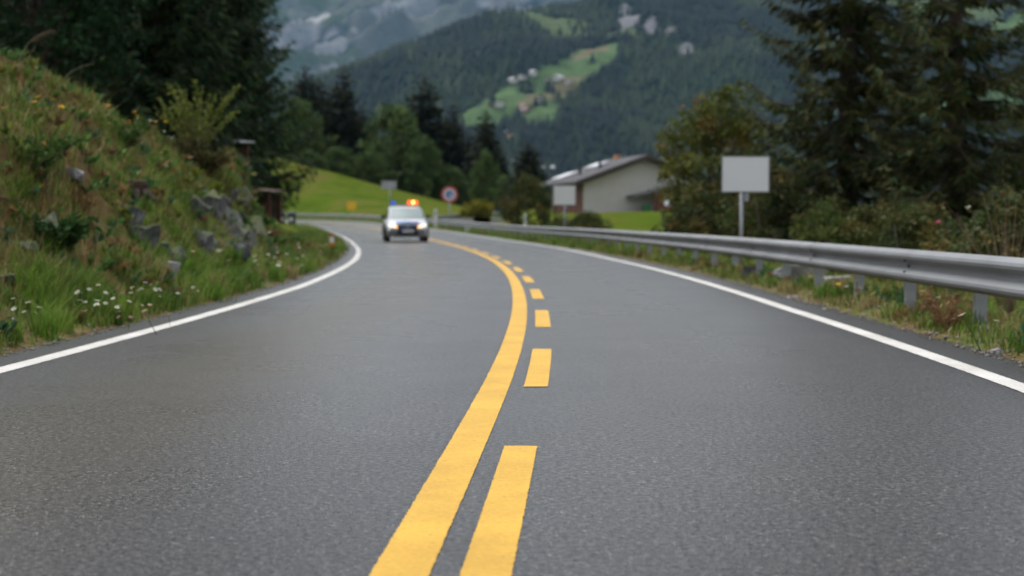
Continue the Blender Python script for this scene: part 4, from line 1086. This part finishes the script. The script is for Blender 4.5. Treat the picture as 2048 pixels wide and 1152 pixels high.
FB = [(598, 195, 340, 200, 0, .8, 'leafy green tree at the edge of the tall left spruce'),
      (790, 196, 410, 205, 1, .95, 'big rounded leafy tree in the middle of the far row'),
      (845, 270, 410, 200, 0, .7, 'leafy tree leaning against the right side of the big rounded one'),
      (740, 300, 390, 198, 0, .6, 'leafy tree at the lower left of the big rounded one'),
      (678, 288, 372, 196, 1, .5, 'low round leafy tree on the crest under the twin spruce'),
      (620, 300, 350, 192, 0, .5, 'low leafy tree on the meadow crest behind the shelters'),
      (905, 330, 412, 200, 1, .5, 'low leafy tree behind the round traffic sign'),
      (970, 298, 412, 190, 0, .42, 'green leafy tree under the pointed spruce'),
      (1012, 345, 412, 185, 1, .38, 'low dark leafy tree between the pointed and the cone shaped spruce')]
for k, (u, vt, vb, Y, mi, sx, lb) in enumerate(FB):
    Y += 14
    x = (u - 1024) / F * Y; z0 = min(at(u, vb, Y).z, gz(x, Y)) - .3; s = (at(u, vt, Y).z - z0) / 13
    plant('leafy_tree', BLF[mi], (x, Y, z0), k * 1.7, (sx, sx, s), lb, 'tree', 'leafy trees beyond the meadow')

# right side trees and shrubs
for (u, Y, me, s, rz, nm, lb) in (
        (1690, 39, SPR, 1.0, .4, 'spruce_tree', 'tall shaggy dark spruce right of the large blank sign'),
        (1905, 36, SPR2, 1.0, 1.9, 'spruce_tree', 'tall shaggy dark spruce nearest the right picture edge'),
        (1800, 47, SPR2, .5, 3.1, 'spruce_tree', 'dark spruce standing behind and between the two shaggy ones'),
        (2075, 44, SPR, .6, 4.0, 'spruce_tree', 'lower dark spruce cut off by the right picture edge'),
        (1612, 44, SPR2, .42, 2.2, 'spruce_tree', 'small dark spruce filling the foot of the left shaggy one')):
    x = (u - 1024) / F * Y; plant(nm, me, (x, Y, gz(x, Y) - .2), rz, s, lb, 'tree', 'spruces behind the right guardrail')
for (u, Y, me, s, rz, nm, lb, ct) in (
        (1440, 47, BL_AUT, (1.08, 1.08, 1.06), 0, 'autumn_tree', 'bushy tree with yellowing leaves behind the large blank sign', 'tree'),
        (1515, 45, BL_AUT, (.75, .75, .62), 2, 'autumn_bush', 'yellowing bush filling the gap under the large blank sign', 'bush'),
        (1402, 43, SH_DARK, (1.0, 1., .95), 1, 'bush', 'dark bush at the foot of the yellowing tree on the house side', 'bush'),
        (1560, 38, SH_DARK, (1.1, 1.1, 1.1), 2, 'bush', 'dark bush right of the sign pole behind the guardrail', 'bush'),
        (1655, 29, SH_GREEN, (.8, .8, 1.05), 1, 'bush', 'light green feathery bush in front of the left shaggy spruce', 'bush'),
        (1745, 29, SH_DARK, (.9, .9, .75), 3, 'bush', 'dark bush between the feathery bush and the rose stems', 'bush'),
        (1840, 27, SH_DARK, (.9, .9, .72), 4, 'bush', 'dark bush left of the rose stems above the guardrail', 'bush'),
        (1950, 24, SH_GREEN, (1.0, 1., .8), 5, 'bush', 'olive green bush behind the rose stems at the right', 'bush'),
        (2040, 23, SH_DARK, (1., 1., .8), 6, 'bush', 'dark bush at the right picture edge above the guardrail', 'bush'),
        (1055, 84, SH_DARK, (1.2, 1.2, 1.55), .5, 'bush', 'dark rounded bush left of the small blank sign', 'bush'),
        (1168, 66, SH_DARK, (.7, .7, .62), 1.5, 'bush', 'low dark bush right of the small blank sign', 'bush'),
        (1195, 66, SH_GREEN, (.75, .75, .75), 2.5, 'bush', 'low green bush beside the lawn before the grey house', 'bush'),
        (1120, 72, SH_GREEN, (.9, .9, .7), 3.5, 'bush', 'low green bush under the small blank sign', 'bush'),
        (956, 106, SH_YEL, (1.0, 1.0, .95), 0, 'yellow_bush', 'round golden yellow bush between round sign and grey house', 'bush')):
    x = (u - 1024) / F * Y; plant(nm, me, (x, Y, gz(x, Y) - .1), rz, s, lb, ct)

# ---------------------------------------------------------------- rocks
def rock_mesh(seed, sx, sy, sz, mat, sub=0):
    r_ = random.Random(seed); bm = bmesh.new()
    for cxs in (-1, 1):
        for cys in (-1, 1):
            for czs in (-1, 1):
                q = [c * r_.uniform(.35, 1.0) for c in (cxs, cys, czs)]; bm.verts.new((q[0] * sx, q[1] * sy, q[2] * sz))
    for k in range(5):
        d = Vector((r_.gauss(0, 1), r_.gauss(0, 1), r_.gauss(0, 1))).normalized(); bm.verts.new((d.x * sx, d.y * sy, d.z * sz))
    h = bmesh.ops.convex_hull(bm, input=bm.verts)
    bmesh.ops.delete(bm, geom=[v for v in bm.verts if not v.link_faces], context='VERTS')
    bmesh.ops.bevel(bm, geom=bm.edges[:], offset=min(sx, sy, sz) * .035, segments=1, affect='EDGES')
    if sub:
        bmesh.ops.triangulate(bm, faces=bm.faces); bmesh.ops.subdivide_edges(bm, edges=bm.edges[:], cuts=sub)
        P = np.array([v.co for v in bm.verts]); n = fbm(P[:, 0] * 9 + P[:, 2] * 5, P[:, 1] * 9 - P[:, 2] * 7, seed, 3)
        bm.normal_update()
        for v, q in zip(bm.verts, n): v.co += v.normal * float(q) * .13 * min(sx, sy, sz)
    me = bpy.data.meshes.new('rock'); bm.to_mesh(me); bm.free(); me.materials.append(mat); return me
RK = [(86, 462, 56, 44, 'rock', 'pointed grey slab sticking out of the grass at the left edge', -.5),
      (262, 440, 50, 52, 'rock', 'dark cracked rock at the top of the boulder heap mid bank', .1),
      (282, 482, 66, 62, 'rock', 'large grey boulder with pale face in the middle of the left bank', .3),
      (322, 500, 34, 34, 'rock', 'small grey rock leaning on the right of the large boulder', .3),
      (348, 522, 46, 42, 'rock', 'tilted grey block low on the bank right of the large boulder', .6),
      (312, 538, 66, 32, 'pale_rock', 'flat pale slab lying below the large boulder', .1),
      (286, 552, 34, 20, 'rock', 'small flat grey stone left of the flat pale slab', .0),
      (141, 348, 46, 20, 'pale_rock', 'whitish flat stone high on the left bank in the grass', .3),
      (410, 568, 22, 14, 'pale_rock', 'pale stone in the verge grass below the rock outcrop', 0),
      (535, 502, 38, 18, 'rock', 'flat reddish grey stone in the verge past the outcrop', 0),
      (15, 560, 34, 22, 'rock', 'brownish stone at the left picture edge in the moss', .2),
      (40, 485, 60, 16, 'rock', 'thin grey stone edge under the pointed slab', .2)]
for k, (u, v, wp, hp, mt, lb, tilt) in enumerate(RK):
    p = hit(u, v); s = p.y / F
    o = link('rock', rock_mesh(100 + k, wp * s * .66, wp * s * .62, hp * s * .66, M[mt], 2)); o.location = p + Vector((-.04, .10, -.05)) * (wp * s)
    o.rotation_euler = (0, tilt, k * 1.1); tag(o, lb, 'rock')
def outcrop():
    c = hit(455, 470); root = empty('rock_outcrop', c); tag(root, 'jagged dark grey rock outcrop at the end of the left bank', 'rocks')
    rr = random.Random(5)
    spots = [(395, 425, 34, 50), (437, 445, 44, 70), (466, 455, 36, 90), (492, 405, 30, 80), (506, 470, 46, 50), (455, 505, 54, 34), (420, 495, 34, 28), (484, 490, 44, 44)]
    for k in range(26): spots.append((rr.uniform(388, 508), rr.uniform(390, 512), rr.uniform(10, 32), rr.uniform(16, 60)))
    for k, (u, v, wp, hp) in enumerate(spots):
        p = hit(u, v); s_ = p.y / F
        o = link('slab', rock_mesh(500 + k, wp * s_ * .8, wp * s_ * .7, hp * s_ * .75, M['rock'], 2), root); o.location = p - c + Vector((-.03, .02, 0))
        o.rotation_euler = (rr.uniform(-.7, .4), rr.uniform(-.2, .9), rr.uniform(-1.6, 1.6))
outcrop()
def gpt(u, Y, dz=0.):
    x = (u - 1024) / F * Y; return Vector((x, Y, gz(x, Y) + dz))
for k, (u, Y, wm, hm_, mt, lb) in enumerate(((1605, 20.0, .42, .20, 'pale_rock', 'long pale boulder behind the guardrail posts near the sign'),
                                      (1500, 21.5, .17, .14, 'rock', 'small brownish boulder by the sign pole base'),
                                      (1562, 20.5, .18, .15, 'pale_rock', 'grey boulder between the sign pole and the long pale one'),
                                      (1672, 19.2, .22, .14, 'pale_rock', 'low pale rock behind the third guardrail post from the right'))):
    o = link('rock', rock_mesh(300 + k, wm, wm * .6, hm_, M[mt], 2)); o.location = gpt(u, Y, hm_ * .5); o.rotation_euler = (0, .1, k); tag(o, lb, 'rock')
for k, (u, v, wp, mt, lb) in enumerate(((1588, 599, 30, 'pale_rock', 'pale stone at the road edge below the guardrail near the boulders'), (1975, 662, 44, 'pale_rock', 'white stone beside the nearest guardrail post'),
                                 (1995, 708, 36, 'pale_rock', 'flat white stone at the road edge by the right picture edge'), (1652, 622, 20, 'pale_rock', 'small pale stone at the road edge left of the yellow flowers'), (2030, 668, 30, 'rock', 'grey stone in the grass at the right picture edge'), (1745, 640, 18, 'rock', 'little grey stone at the road edge below the yellow flowers'))):
    p = hit(u, v); s = p.y / F
    o = link('rock', rock_mesh(330 + k, wp * s * .5, wp * s * .4, wp * s * .28, M[mt], 1)); o.location = p; o.rotation_euler = (0, .1, k); tag(o, lb, 'rock')
def stump():
    p = hit(266, 392); s = p.y / F
    root = empty('tree_stump', p); tag(root, 'rotten dark reddish brown stump half sunk in the left bank', 'stump')
    r_ = 30 * s
    m = MB(); rings = []
    for z, q in ((-.2, 1.1), (0, 1.05), (r_ * .6, .95), (r_ * .9, .8), (r_ * 1.0, .5)):
        rings.append([(math.cos(a) * r_ * q * (1 + .15 * math.sin(a * 3 + z)), math.sin(a) * r_ * .7 * q * (1 + .1 * math.cos(a * 4)), z) for a in np.linspace(0, 2 * math.pi, 14, endpoint=False)])
    m.loft(rings, closed=True).build('wood', plain('rotten_wood', (.05, .022, .014), .95, scale=14, var=.5, bmp=.9, dist=.05), root)
    for a in (-2.6, -1.2, -.3):
        MB().tube([(math.cos(a) * r_ * .8, math.sin(a) * r_ * .6, r_ * .2), (math.cos(a) * r_ * 1.7, math.sin(a) * r_ * 1.2, -.08)], [.07, .02], 6).build('root', M['bark'], root)
stump()

# ---------------------------------------------------------------- grass
def blades(P, Nrm, Ht, Wd, lean, col):
    n = len(P); a = RNG.uniform(0, 6.28, n); s = np.stack([np.cos(a), np.sin(a), 0 * a], 1)
    ld = np.stack([-np.sin(a), np.cos(a), 0 * a], 1) * lean[:, None]
    up = unit(Nrm * .35 + np.array([0, 0, 1]))
    V = np.zeros((n, 5, 3)); H_ = Ht[:, None]; W2 = Wd[:, None] / 2
    V[:, 0] = P - s * W2 - up * .03; V[:, 1] = P + s * W2 - up * .03
    mid = P + up * H_ * .58 + ld * H_ * .28
    V[:, 2] = mid - s * W2 * .75; V[:, 3] = mid + s * W2 * .75
    V[:, 4] = P + up * H_ * .95 + ld * H_ * .95
    b = np.arange(n)[:, None] * 5
    Fc = np.concatenate([b + np.array([0, 1, 3]), b + np.array([0, 3, 2]), b + np.array([2, 3, 4])])
    return V.reshape(-1, 3), Fc, np.concatenate([col] * 3)
GREEN = np.array([(.11, .20, .026), (.15, .235, .035), (.08, .155, .024), (.175, .225, .05)])
STRAW = np.array([(.22, .19, .07), (.32, .26, .12), (.165, .12, .042), (.12, .08, .028)])
def side_pts(n, ya, yb, da, db, side):
    y = RNG.uniform(ya, yb, n); d = RNG.uniform(da, db, n)
    X, Y = off(y, wl(y) + EL + d) if side > 0 else off(y, -(wr(y) + ER + d))
    Z = Hs(X, Y); e = .06
    nx = -(Hs(X + e, Y) - Z) / e; ny = -(Hs(X, Y + e) - Z) / e
    N = unit(np.stack([np.clip(nx, -2, 2), np.clip(ny, -2, 2), np.ones(n)], 1))
    return np.stack([X, Y, Z], 1), N, y, d
def grass(name, regions, side, label):
    Vs, Fs, Cs = [], [], []; o = 0
    for (ya, yb, da, db, n, h0, h1, wd, straw, dens) in regions:
        P, N, y, d = side_pts(n, ya, yb, da, db, side)
        patch = fbm(y * .8, d * 1.1, 51 + side, 4); keep = patch + RNG.uniform(-.25, .25, n) > dens
        P, N, patch, y, d = P[keep], N[keep], patch[keep], y[keep], d[keep]; k = len(P)
        tuft = .55 + .9 * vn(y * 3.1, d * 3.1, 57)
        H_ = RNG.uniform(h0, h1, k) * tuft
        br = RNG.uniform(0, 1, k) < straw + .9 * np.clip(fbm(y * .45, d * .9, 59, 3), -.3, .5)
        c = np.where(br[:, None], STRAW[RNG.integers(0, 4, k)], GREEN[RNG.integers(0, 4, k)]) * RNG.uniform(.7, 1.3, (k, 1))
        V, Fc, cc = blades(P, N, H_, wd * RNG.uniform(.6, 1.4, k), RNG.uniform(.1, 1.1, k), c)
        Vs.append(V); Fs.append(Fc + o); Cs.append(cc); o += len(V)
    ob = link(name, npmesh(name, np.concatenate(Vs), np.concatenate(Fs), M['grass'], np.concatenate(Cs)))
    tag(ob, label, 'grass', kind='stuff')
#            y0  y1   d0   d1    n      h0   h1   width straw dens
grass('bank_grass', [(6, 14, .04, .75, 5500, .05, .16, .009, .2, -.2), (14, 26, .04, .8, 5500, .06, .17, .013, .2, -.2), (26, 45, .02, 1.2, 6000, .06, .18, .02, .25, -.3), (45, 110, .0, 1.5, 12000, .08, .22, .035, .25, -.6), (5, 26, .6, 5.2, 900, .3, .6, .006, .9, -.5),
                     (5, 14, .7, 5.2, 40000, .04, .15, .010, .46, -.3), (14, 26, .7, 5.2, 42000, .05, .16, .014, .44, -.3), (26, 42, .8, 5.5, 32000, .06, .18, .02, .42, -.3),
                     (40, 80, 1.0, 11, 42000, .06, .2, .04, .15, -.6)], 1, 'grass and moss covering the left bank and its verge')
grass('verge_grass', [(5, 16, .05, 1.6, 10000, .03, .11, .009, .42, -.2), (16, 30, .05, 1.6, 9000, .04, .12, .014, .4, -.2), (30, 70, .05, 1.6, 10000, .06, .22, .025, .25, -.4), (70, 165, .05, 1.6, 9000, .06, .2, .05, .2, -.5),
                      (5, 30, 1.5, 6, 20000, .08, .3, .02, .2, -.4), (28, 62, 1.5, 11, 34000, .08, .25, .045, .12, -.6)], -1, 'grass growing along the right verge under the guardrail')
def tufts(name, rows, side, label):
    Vs, Fs, Cs = [], [], []; o = 0
    for (ya, yb, da, db, n, per, rad, h0, h1, wd, straw) in rows:
        P, N, y, d = side_pts(n, ya, yb, da, db, side)
        edge = vn(y * 1.3, 0 * y, 63 + side)                       # the verge comes and goes
        kp = (d > .16 * edge) & (RNG.uniform(0, 1, n) < .25 + .9 * vn(y * .9, d * 1.5, 65)); P, N, y, d = P[kp], N[kp], y[kp], d[kp]; n = len(P)
        sz = RNG.uniform(.5, 1.35, n); base = np.where((RNG.uniform(0, 1, n) < straw)[:, None], STRAW[RNG.integers(0, 4, n)], GREEN[RNG.integers(0, 4, n)] * RNG.uniform(.7, 1.25, (n, 1)))
        i = np.repeat(np.arange(n), per); k = len(i)
        q = P[i] + RNG.normal(0, 1, (k, 3)) * np.array([1, 1, 0]) * rad * sz[i][:, None]; q[:, 2] = Hs(q[:, 0], q[:, 1])
        V, Fc, cc = blades(q, N[i], RNG.uniform(h0, h1, k) * sz[i], wd * RNG.uniform(.6, 1.4, k), RNG.uniform(.1, 1.0, k), base[i] * RNG.uniform(.75, 1.25, (k, 1)))
        Vs.append(V); Fs.append(Fc + o); Cs.append(cc); o += len(V)
    ob = link(name, npmesh(name, np.concatenate(Vs), np.concatenate(Fs), M['grass'], np.concatenate(Cs))); tag(ob, label, 'grass', kind='stuff')
tufts('bank_tufts', [(6, 15, .02, .8, 190, 60, .05, .12, .30, .010, .12), (15, 30, .02, .9, 260, 45, .06, .12, .28, .015, .12), (30, 46, .02, 1.6, 220, 40, .08, .12, .28, .022, .15),
                     (5, 15, .7, 5, 330, 50, .06, .08, .26, .010, .3), (15, 28, .7, 5, 420, 40, .07, .1, .28, .015, .3), (28, 42, .8, 5, 300, 40, .09, .1, .3, .022, .3)], 1, 'taller grass tufts standing along the left verge and bank')
tufts('verge_tufts', [(5, 15, .02, 1.5, 200, 46, .05, .06, .17, .010, .3), (15, 30, .02, 1.5, 230, 42, .06, .06, .18, .015, .3), (30, 60, .02, 1.6, 260, 40, .09, .1, .26, .025, .25)], -1, 'taller grass tufts standing along the right verge')
def weeds(name, rows, label):
    Vs, Fs, Cs = [], [], []; o = 0
    PAL = np.array([(.07, .15, .04), (.10, .18, .05), (.06, .13, .06), (.17, .19, .04), (.22, .14, .06), (.14, .09, .04)])
    for (side, ya, yb, da, db, n, per, ll) in rows:
        P, N, y, d = side_pts(n, ya, yb, da, db, side); kp = vn(y * .7, d * 1.2, 69) > .4; P = P[kp]; N = N[kp]; n = len(P)
        ci = RNG.choice(6, n, p=[.24, .22, .16, .12, .16, .10]); i = np.repeat(np.arange(n), per); k = len(i)
        a = RNG.uniform(0, 6.28, k); dv = unit(np.stack([np.cos(a), np.sin(a), RNG.uniform(.1, 1.3, k)], 1) + N[i] * .4)
        L = ll * RNG.uniform(.5, 1.3, k); V, Fc = rhombs(P[i] + N[i] * RNG.uniform(0, .12, (k, 1)), dv, unit(np.cross(dv, rand_dirs(k))), L, L * RNG.uniform(.3, .6, k))
        Vs.append(V); Fs.append(Fc + o); Cs.append(PAL[ci][i] * RNG.uniform(.7, 1.3, (k, 1))); o += len(V)
    ob = link(name, npmesh(name, np.concatenate(Vs), np.concatenate(Fs), M['leaf'], np.concatenate(Cs))); tag(ob, label, 'weeds', kind='stuff')
weeds('roadside_weeds', [(1, 5, 16, .1, 5, 900, 16, .10), (1, 16, 30, .2, 5, 1100, 14, .13), (1, 30, 42, .4, 5, 700, 12, .18), (-1, 5, 30, .2, 3, 700, 14, .09)], 'leafy weeds and dead leaves among the roadside grass')
# grit and small pebbles where grass meets asphalt
def grit():
    Vs, Fs = [], []; o = 0
    base = np.array([(1, 0, 0), (0, 1, 0), (-1, 0, 0), (0, -1, 0), (0, 0, 1), (0, 0, -.6)], float)
    tri = np.array([(0, 1, 4), (1, 2, 4), (2, 3, 4), (3, 0, 4), (1, 0, 5), (2, 1, 5), (3, 2, 5), (0, 3, 5)])
    for side, n in ((1, 2600), (-1, 3200)):
        P, N, y, d = side_pts(n, 5, 40, -.10, .32, side); P[:, 2] = np.maximum(P[:, 2], ev(y) + .002)
        s = RNG.uniform(.004, .016, n) * RNG.uniform(.6, 1.6, n)
        V = P[:, None, :] + base[None] * s[:, None, None] * RNG.uniform(.6, 1.4, (n, 6, 3))
        b = np.arange(n)[:, None, None] * 6
        Vs.append(V.reshape(-1, 3)); Fs.append((b + tri[None]).reshape(-1, 3) + o); o += n * 6
    m = plain('grit_stone', (.17, .15, .125), .9, scale=60, var=.5, bmp=0)
    ob = link('roadside_grit', npmesh('roadside_grit', np.concatenate(Vs), np.concatenate(Fs), m)); tag(ob, 'grit and tiny pebbles along the asphalt edges', 'gravel', kind='stuff')
grit()

# ---------------------------------------------------------------- flowers
def flower_mesh(c, c2, h_, r_, np_=7):
    m = MB(); V, Fc, col = [], [], []
    for k in range(np_):
        a = 2 * math.pi * k / np_
        for q in ((0, 0, h_), (math.cos(a - .35) * r_ * .75, math.sin(a - .35) * r_ * .75, h_ + r_ * .22), (math.cos(a) * r_, math.sin(a) * r_, h_ + r_ * .2), (math.cos(a + .35) * r_ * .75, math.sin(a + .35) * r_ * .75, h_ + r_ * .22)): V.append(q)
        b = len(V) - 4; Fc.append((b, b + 1, b + 2, b + 3)); col.append(c)
    for k in range(5):
        a = 2 * math.pi * k / 5; b = len(V); rr = r_ * .36
        V += [(0, 0, h_ + r_ * .35), (math.cos(a) * rr, math.sin(a) * rr, h_ + r_ * .12), (math.cos(a + .63) * rr, math.sin(a + .63) * rr, h_ + r_ * .12), (math.cos(a + 1.26) * rr, math.sin(a + 1.26) * rr, h_ + r_ * .12)]
        Fc.append((b, b + 1, b + 2, b + 3)); col.append(c2)
    b = len(V); t = r_ * .1
    V += [(-t, 0, -.03), (t, 0, -.03), (t * .8, .01, h_), (-t * .8, .01, h_)]; Fc.append((b, b + 1, b + 2, b + 3)); col.append((.05, .09, .02))
    V += [(0, -t, -.03), (0, t, -.03), (.0, t, h_), (.0, -t, h_)]; b += 4; Fc.append((b, b + 1, b + 2, b + 3)); col.append((.05, .09, .02))
    return npmesh('wildflower', V, Fc, M['grass'], np.array(col))
WH = [flower_mesh((.8, .79, .74), (.55, .45, .12), h_, .02) for h_ in (.16, .21, .26)]
PK = [flower_mesh((.72, .48, .38), (.5, .3, .15), h_, .02) for h_ in (.15, .2)]
YE = [flower_mesh((.8, .48, .02), (.6, .3, .02), h_, .03) for h_ in (.2, .26)]
OR = [flower_mesh((.72, .26, .03), (.5, .2, .02), h_, .028) for h_ in (.16, .22)]
def flowers(spots, meshes, label, group, sc=1.):
    for k, (u, v) in enumerate(spots):
        p = hit(u, v); o = link('wildflower', meshes[k % len(meshes)])
        o.location = p + Vector((.02, -.04, -.02)); s = sc * 1.3 * RNG.uniform(.8, 1.3); o.scale = (s, s, s)
        o.rotation_euler = (RNG.normal(.35, .2), RNG.normal(0, .2), RNG.uniform(0, 6.28)); tag(o, label, 'flower', group)
def scatter(n, cu, cv, su, sv): return [(float(RNG.normal(cu, su)), float(RNG.normal(cv, sv))) for _ in range(n)]
flowers([(u, v + 26) for u, v in scatter(26, 205, 612, 45, 12) + scatter(6, 290, 598, 12, 8) + scatter(8, 40, 640, 22, 14) + scatter(5, 360, 590, 30, 10)], WH, 'small white daisy in the verge grass beside the left road edge', 'white daisies along the left verge', .85)
flowers([(u, v + 14) for u, v in scatter(24, 520, 535, 45, 12) + scatter(14, 590, 515, 25, 9)], WH + PK, 'small pale flower head in the grass below the rock outcrop', 'pale flowers below the outcrop', 1.15)
flowers([(u, v + 14) for u, v in scatter(8, 235, 640, 50, 9)], PK, 'small salmon pink flower among the white daisies on the left verge', 'pink flowers on the left verge', .8)
flowers(scatter(8, 290, 262, 45, 20) + [(60, 171), (82, 172), (110, 298), (345, 262), (378, 275), (352, 290)], WH, 'white flower near the crest of the left bank', 'white flowers on the bank crest', 1.0)
flowers([(268, 252), (275, 256), (312, 274), (325, 275), (318, 270), (115, 256), (118, 252), (90, 240), (100, 242)], YE, 'yellow flower near the crest of the left bank', 'yellow flowers on the bank crest', 1.0)
flowers([(358, 262), (352, 258), (215, 208), (228, 214), (265, 224), (73, 247), (80, 318), (228, 273), (8, 242)], OR, 'orange flower near the crest of the left bank', 'orange flowers on the bank crest', .9)
flowers([(1628, 590), (1660, 588), (1695, 596), (1690, 604), (1672, 575), (1880, 618), (1872, 632), (1795, 578), (1838, 588), (1975, 690), (1960, 712)], WH, 'small white flower in the right verge under the guardrail', 'white flowers on the right verge', 1.)
flowers([(1668, 598), (1705, 610), (1718, 612), (1712, 604), (1730, 600)], YE, 'small yellow flower in the right verge under the guardrail', 'yellow flowers on the right verge', .7)

# ---------------------------------------------------------------- bank plants
def arching(name, base, n, h_, spread, r_, mat, label, cat, leafcol=None, lsize=.05, lden=0, lean=(0, 0)):
    root = empty(name, base); tag(root, label, cat); st = MB(); C, Dv = [], []
    for k in range(n):
        a = RNG.uniform(0, 6.28); q = RNG.uniform(.5, 1); hh = h_ * RNG.uniform(.6, 1.05)
        tip = Vector((math.cos(a) * spread * q + lean[0], math.sin(a) * spread * q + lean[1], hh))
        mid = Vector((tip.x * .35, tip.y * .35, hh * .62))
        pts = [Vector((0, 0, -.08)).lerp(mid, t).lerp(mid.lerp(tip, t), t) for t in np.linspace(0, 1, 7)]
        st.tube(pts, [r_ * (1 - .75 * t) for t in np.linspace(0, 1, 7)], 4, False)
        if lden:
            t = RNG.uniform(.2, 1, lden)
            for tt_ in t:
                i = min(5, int(tt_ * 6)); C.append(pts[i].lerp(pts[i + 1], tt_ * 6 - i)); Dv.append((pts[i + 1] - pts[i]).normalized())
    st.build('stem', mat, root, smooth=True)
    if lden:
        n_ = len(C); C = np.array(C); Dv = unit(np.array(Dv) * .7 + RNG.normal(0, .55, (n_, 3)))
        V, Fc = rhombs(C, Dv, unit(np.cross(Dv, rand_dirs(n_))), lsize * RNG.uniform(.6, 1.4, n_), lsize * .45 * RNG.uniform(.6, 1.4, n_))
        link('leaves', npmesh('leaves', V, Fc, M['leaf'], tones(n_, leafcol)), root)
    return root
b = hit(395, 300); b.z -= .1
arching('shrub', b, 34, 1.55, .95, .012, M['twig'], 'light green feathery shrub on the bank crest against the dark spruces', 'shrub', [(.17, .22, .04), (.13, .18, .035), (.22, .24, .05)], .10, 50)
b = hit(405, 350); arching('dry_bush', b, 130, .45, .65, .007, plain('dry_grass', (.15, .10, .05), .9, var=.4), 'dry brown overhanging bush at the top of the rocky bank', 'bush', [(.11, .10, .035), (.16, .12, .055), (.07, .085, .025)], .12, 14, (.1, -.25))
b = hit(365, 330); arching('dry_bush', b, 90, .5, .6, .007, plain('dry_grass_dark', (.09, .06, .03), .9, var=.4), 'dark brown dry bush left of the overhanging one on the bank', 'bush', [(.08, .075, .03), (.10, .08, .035), (.06, .075, .02)], .12, 14, (.05, -.2))
b = hit(372, 372); arching('shrub', b, 14, .28, .3, .006, M['twig'], 'small yellow green plant under the dark brown dry bush', 'plant', [(.17, .18, .02), (.13, .16, .02)], .09, 16)
b = hit(415, 392); arching('shrub', b, 14, .25, .3, .006, M['twig'], 'small yellow green plant above the rock outcrop', 'plant', [(.17, .18, .02), (.13, .16, .02)], .09, 16)
b = hit(125, 500); arching('shrub', b, 26, .32, .35, .005, M['twig'], 'dark green leafy weed low on the bank below the pointed slab', 'plant', [(.03, .075, .02), (.04, .085, .025)], .09, 22)
b = hit(70, 345); arching('shrub', b, 26, .4, .5, .005, M['twig'], 'fresh green leafy weed on the bank left of the whitish stone', 'plant', [(.05, .10, .02), (.07, .12, .03)], .09, 20)
b = hit(255, 300); arching('shrub', b, 22, .45, .4, .006, M['twig'], 'green leafy weed beside the yellow flowers on the crest', 'plant', [(.05, .10, .025), (.07, .12, .03)], .09, 20)
def stalk(u0, v0, u1, v1, label, seedhead=True):
    p = hit(u0, v0); q = at(u1, v1, p.y); root = empty('grass_stalk', p); tag(root, label, 'grass stalk', 'tall grass stalks on the left crest')
    d = q - p; mid = Vector((d.x * .15, 0, d.z * .75)); pts = [Vector((0, 0, -.05)).lerp(mid, t).lerp(mid.lerp(d, t), t) for t in np.linspace(0, 1, 9)]
    m = plain('stalk_straw', (.2, .17, .09), .9); MB().tube(pts, [.007 * (1 - .6 * t) for t in np.linspace(0, 1, 9)], 5).build('stem', m, root, smooth=True)
    if seedhead:
        sh = MB()
        for k in range(9):
            t = .62 + .38 * k / 8; i = min(7, int(t * 8)); c = pts[i].lerp(pts[i + 1], t * 8 - i)
            sh.tube([c, c + Vector((.03, 0, -.02)), c + Vector((.07, .0, -.06))], [.004, .008, .002], 5)
        sh.build('seed_head', plain('seed', (.13, .085, .05), .9), root, smooth=True)
stalk(35, 130, 102, 60, 'tall grass stalk with drooping seed head at the upper left')
stalk(120, 172, 188, 127, 'bare arching grass stalk on the crest right of the seed head', False)
stalk(12, 205, 16, 130, 'upright pale grass stalk at the left picture edge', False)
for k, (u0, v0, u1, v1, rad, lb) in enumerate(((0, 408, 70, 432, .012, 'pale dead branch leading to the pointed slab'), (120, 463, 245, 470, .014, 'straight dark stick lying left of the large boulder'),
        (0, 470, 55, 492, .012, 'grey dead branch below the pointed slab'), (315, 468, 385, 553, .010, 'thin grey stick slanting past the tilted block'),
        (188, 545, 202, 470, .009, 'thin pale twig standing upright left of the large boulder'), (40, 588, 95, 584, .012, 'short pale stick low on the left bank'), (240, 546, 285, 566, .010, 'pale stick below the large boulder'))):
    p, q = hit(u0, v0), hit(u1, v1) if k != 4 else at(u1, v1, hit(u0, v0).y)
    p, q = p + Vector((0, -.05, .05)), q + Vector((0, -.05, .05)); root = link('stick', MB().tube([Vector(), (q - p) * .5 + Vector((0, 0, .04)), q - p], [rad, rad * .85, rad * .4], 6).mesh('stick', M['twig'], True), None, p); tag(root, lb, 'stick')
# rose stems and bare twigs at the right
b = at(1895, 492, 15.5); b.z = gz(b.x, b.y)
rose = arching('rose_bush', b, 7, 1.18, .28, .006, M['twig'], 'thin rose stems with pale leaves rising above the guardrail', 'bush', [(.09, .13, .05), (.12, .15, .06), (.06, .10, .035)], .075, 20, (.12, 0))
for (dx, dz) in ((-.12, 1.0), (.2, 1.17)):
    V, Fc = rhombs(np.zeros((14, 3)) + np.array([dx, -.05, dz]), rand_dirs(14), rand_dirs(14), np.full(14, .035), np.full(14, .03))
    link('blossom', npmesh('blossom', V, Fc, M['leaf'], np.tile(np.array([[.5, .12, .2]]) if dx < 0 else np.array([[.5, .55, .42]]), (14, 1))), rose)
b = at(2020, 500, 15.0); b.z = gz(b.x, b.y)
arching('bare_bush', b, 26, 1.5, .7, .008, M['twig'], 'bare brown twigs tangled at the right edge above the guardrail', 'bush', [(.10, .07, .03), (.07, .075, .025)], .06, 6, (-.1, 0))
b = gpt(1890, 11.6); arching('dry_fern', b, 26, .34, .28, .005, plain('dead_fern', (.26, .15, .075), .9, var=.3), 'arched tan dead fern under the guardrail near the nearest post', 'fern', [(.22, .12, .06), (.28, .17, .09)], .05, 10)
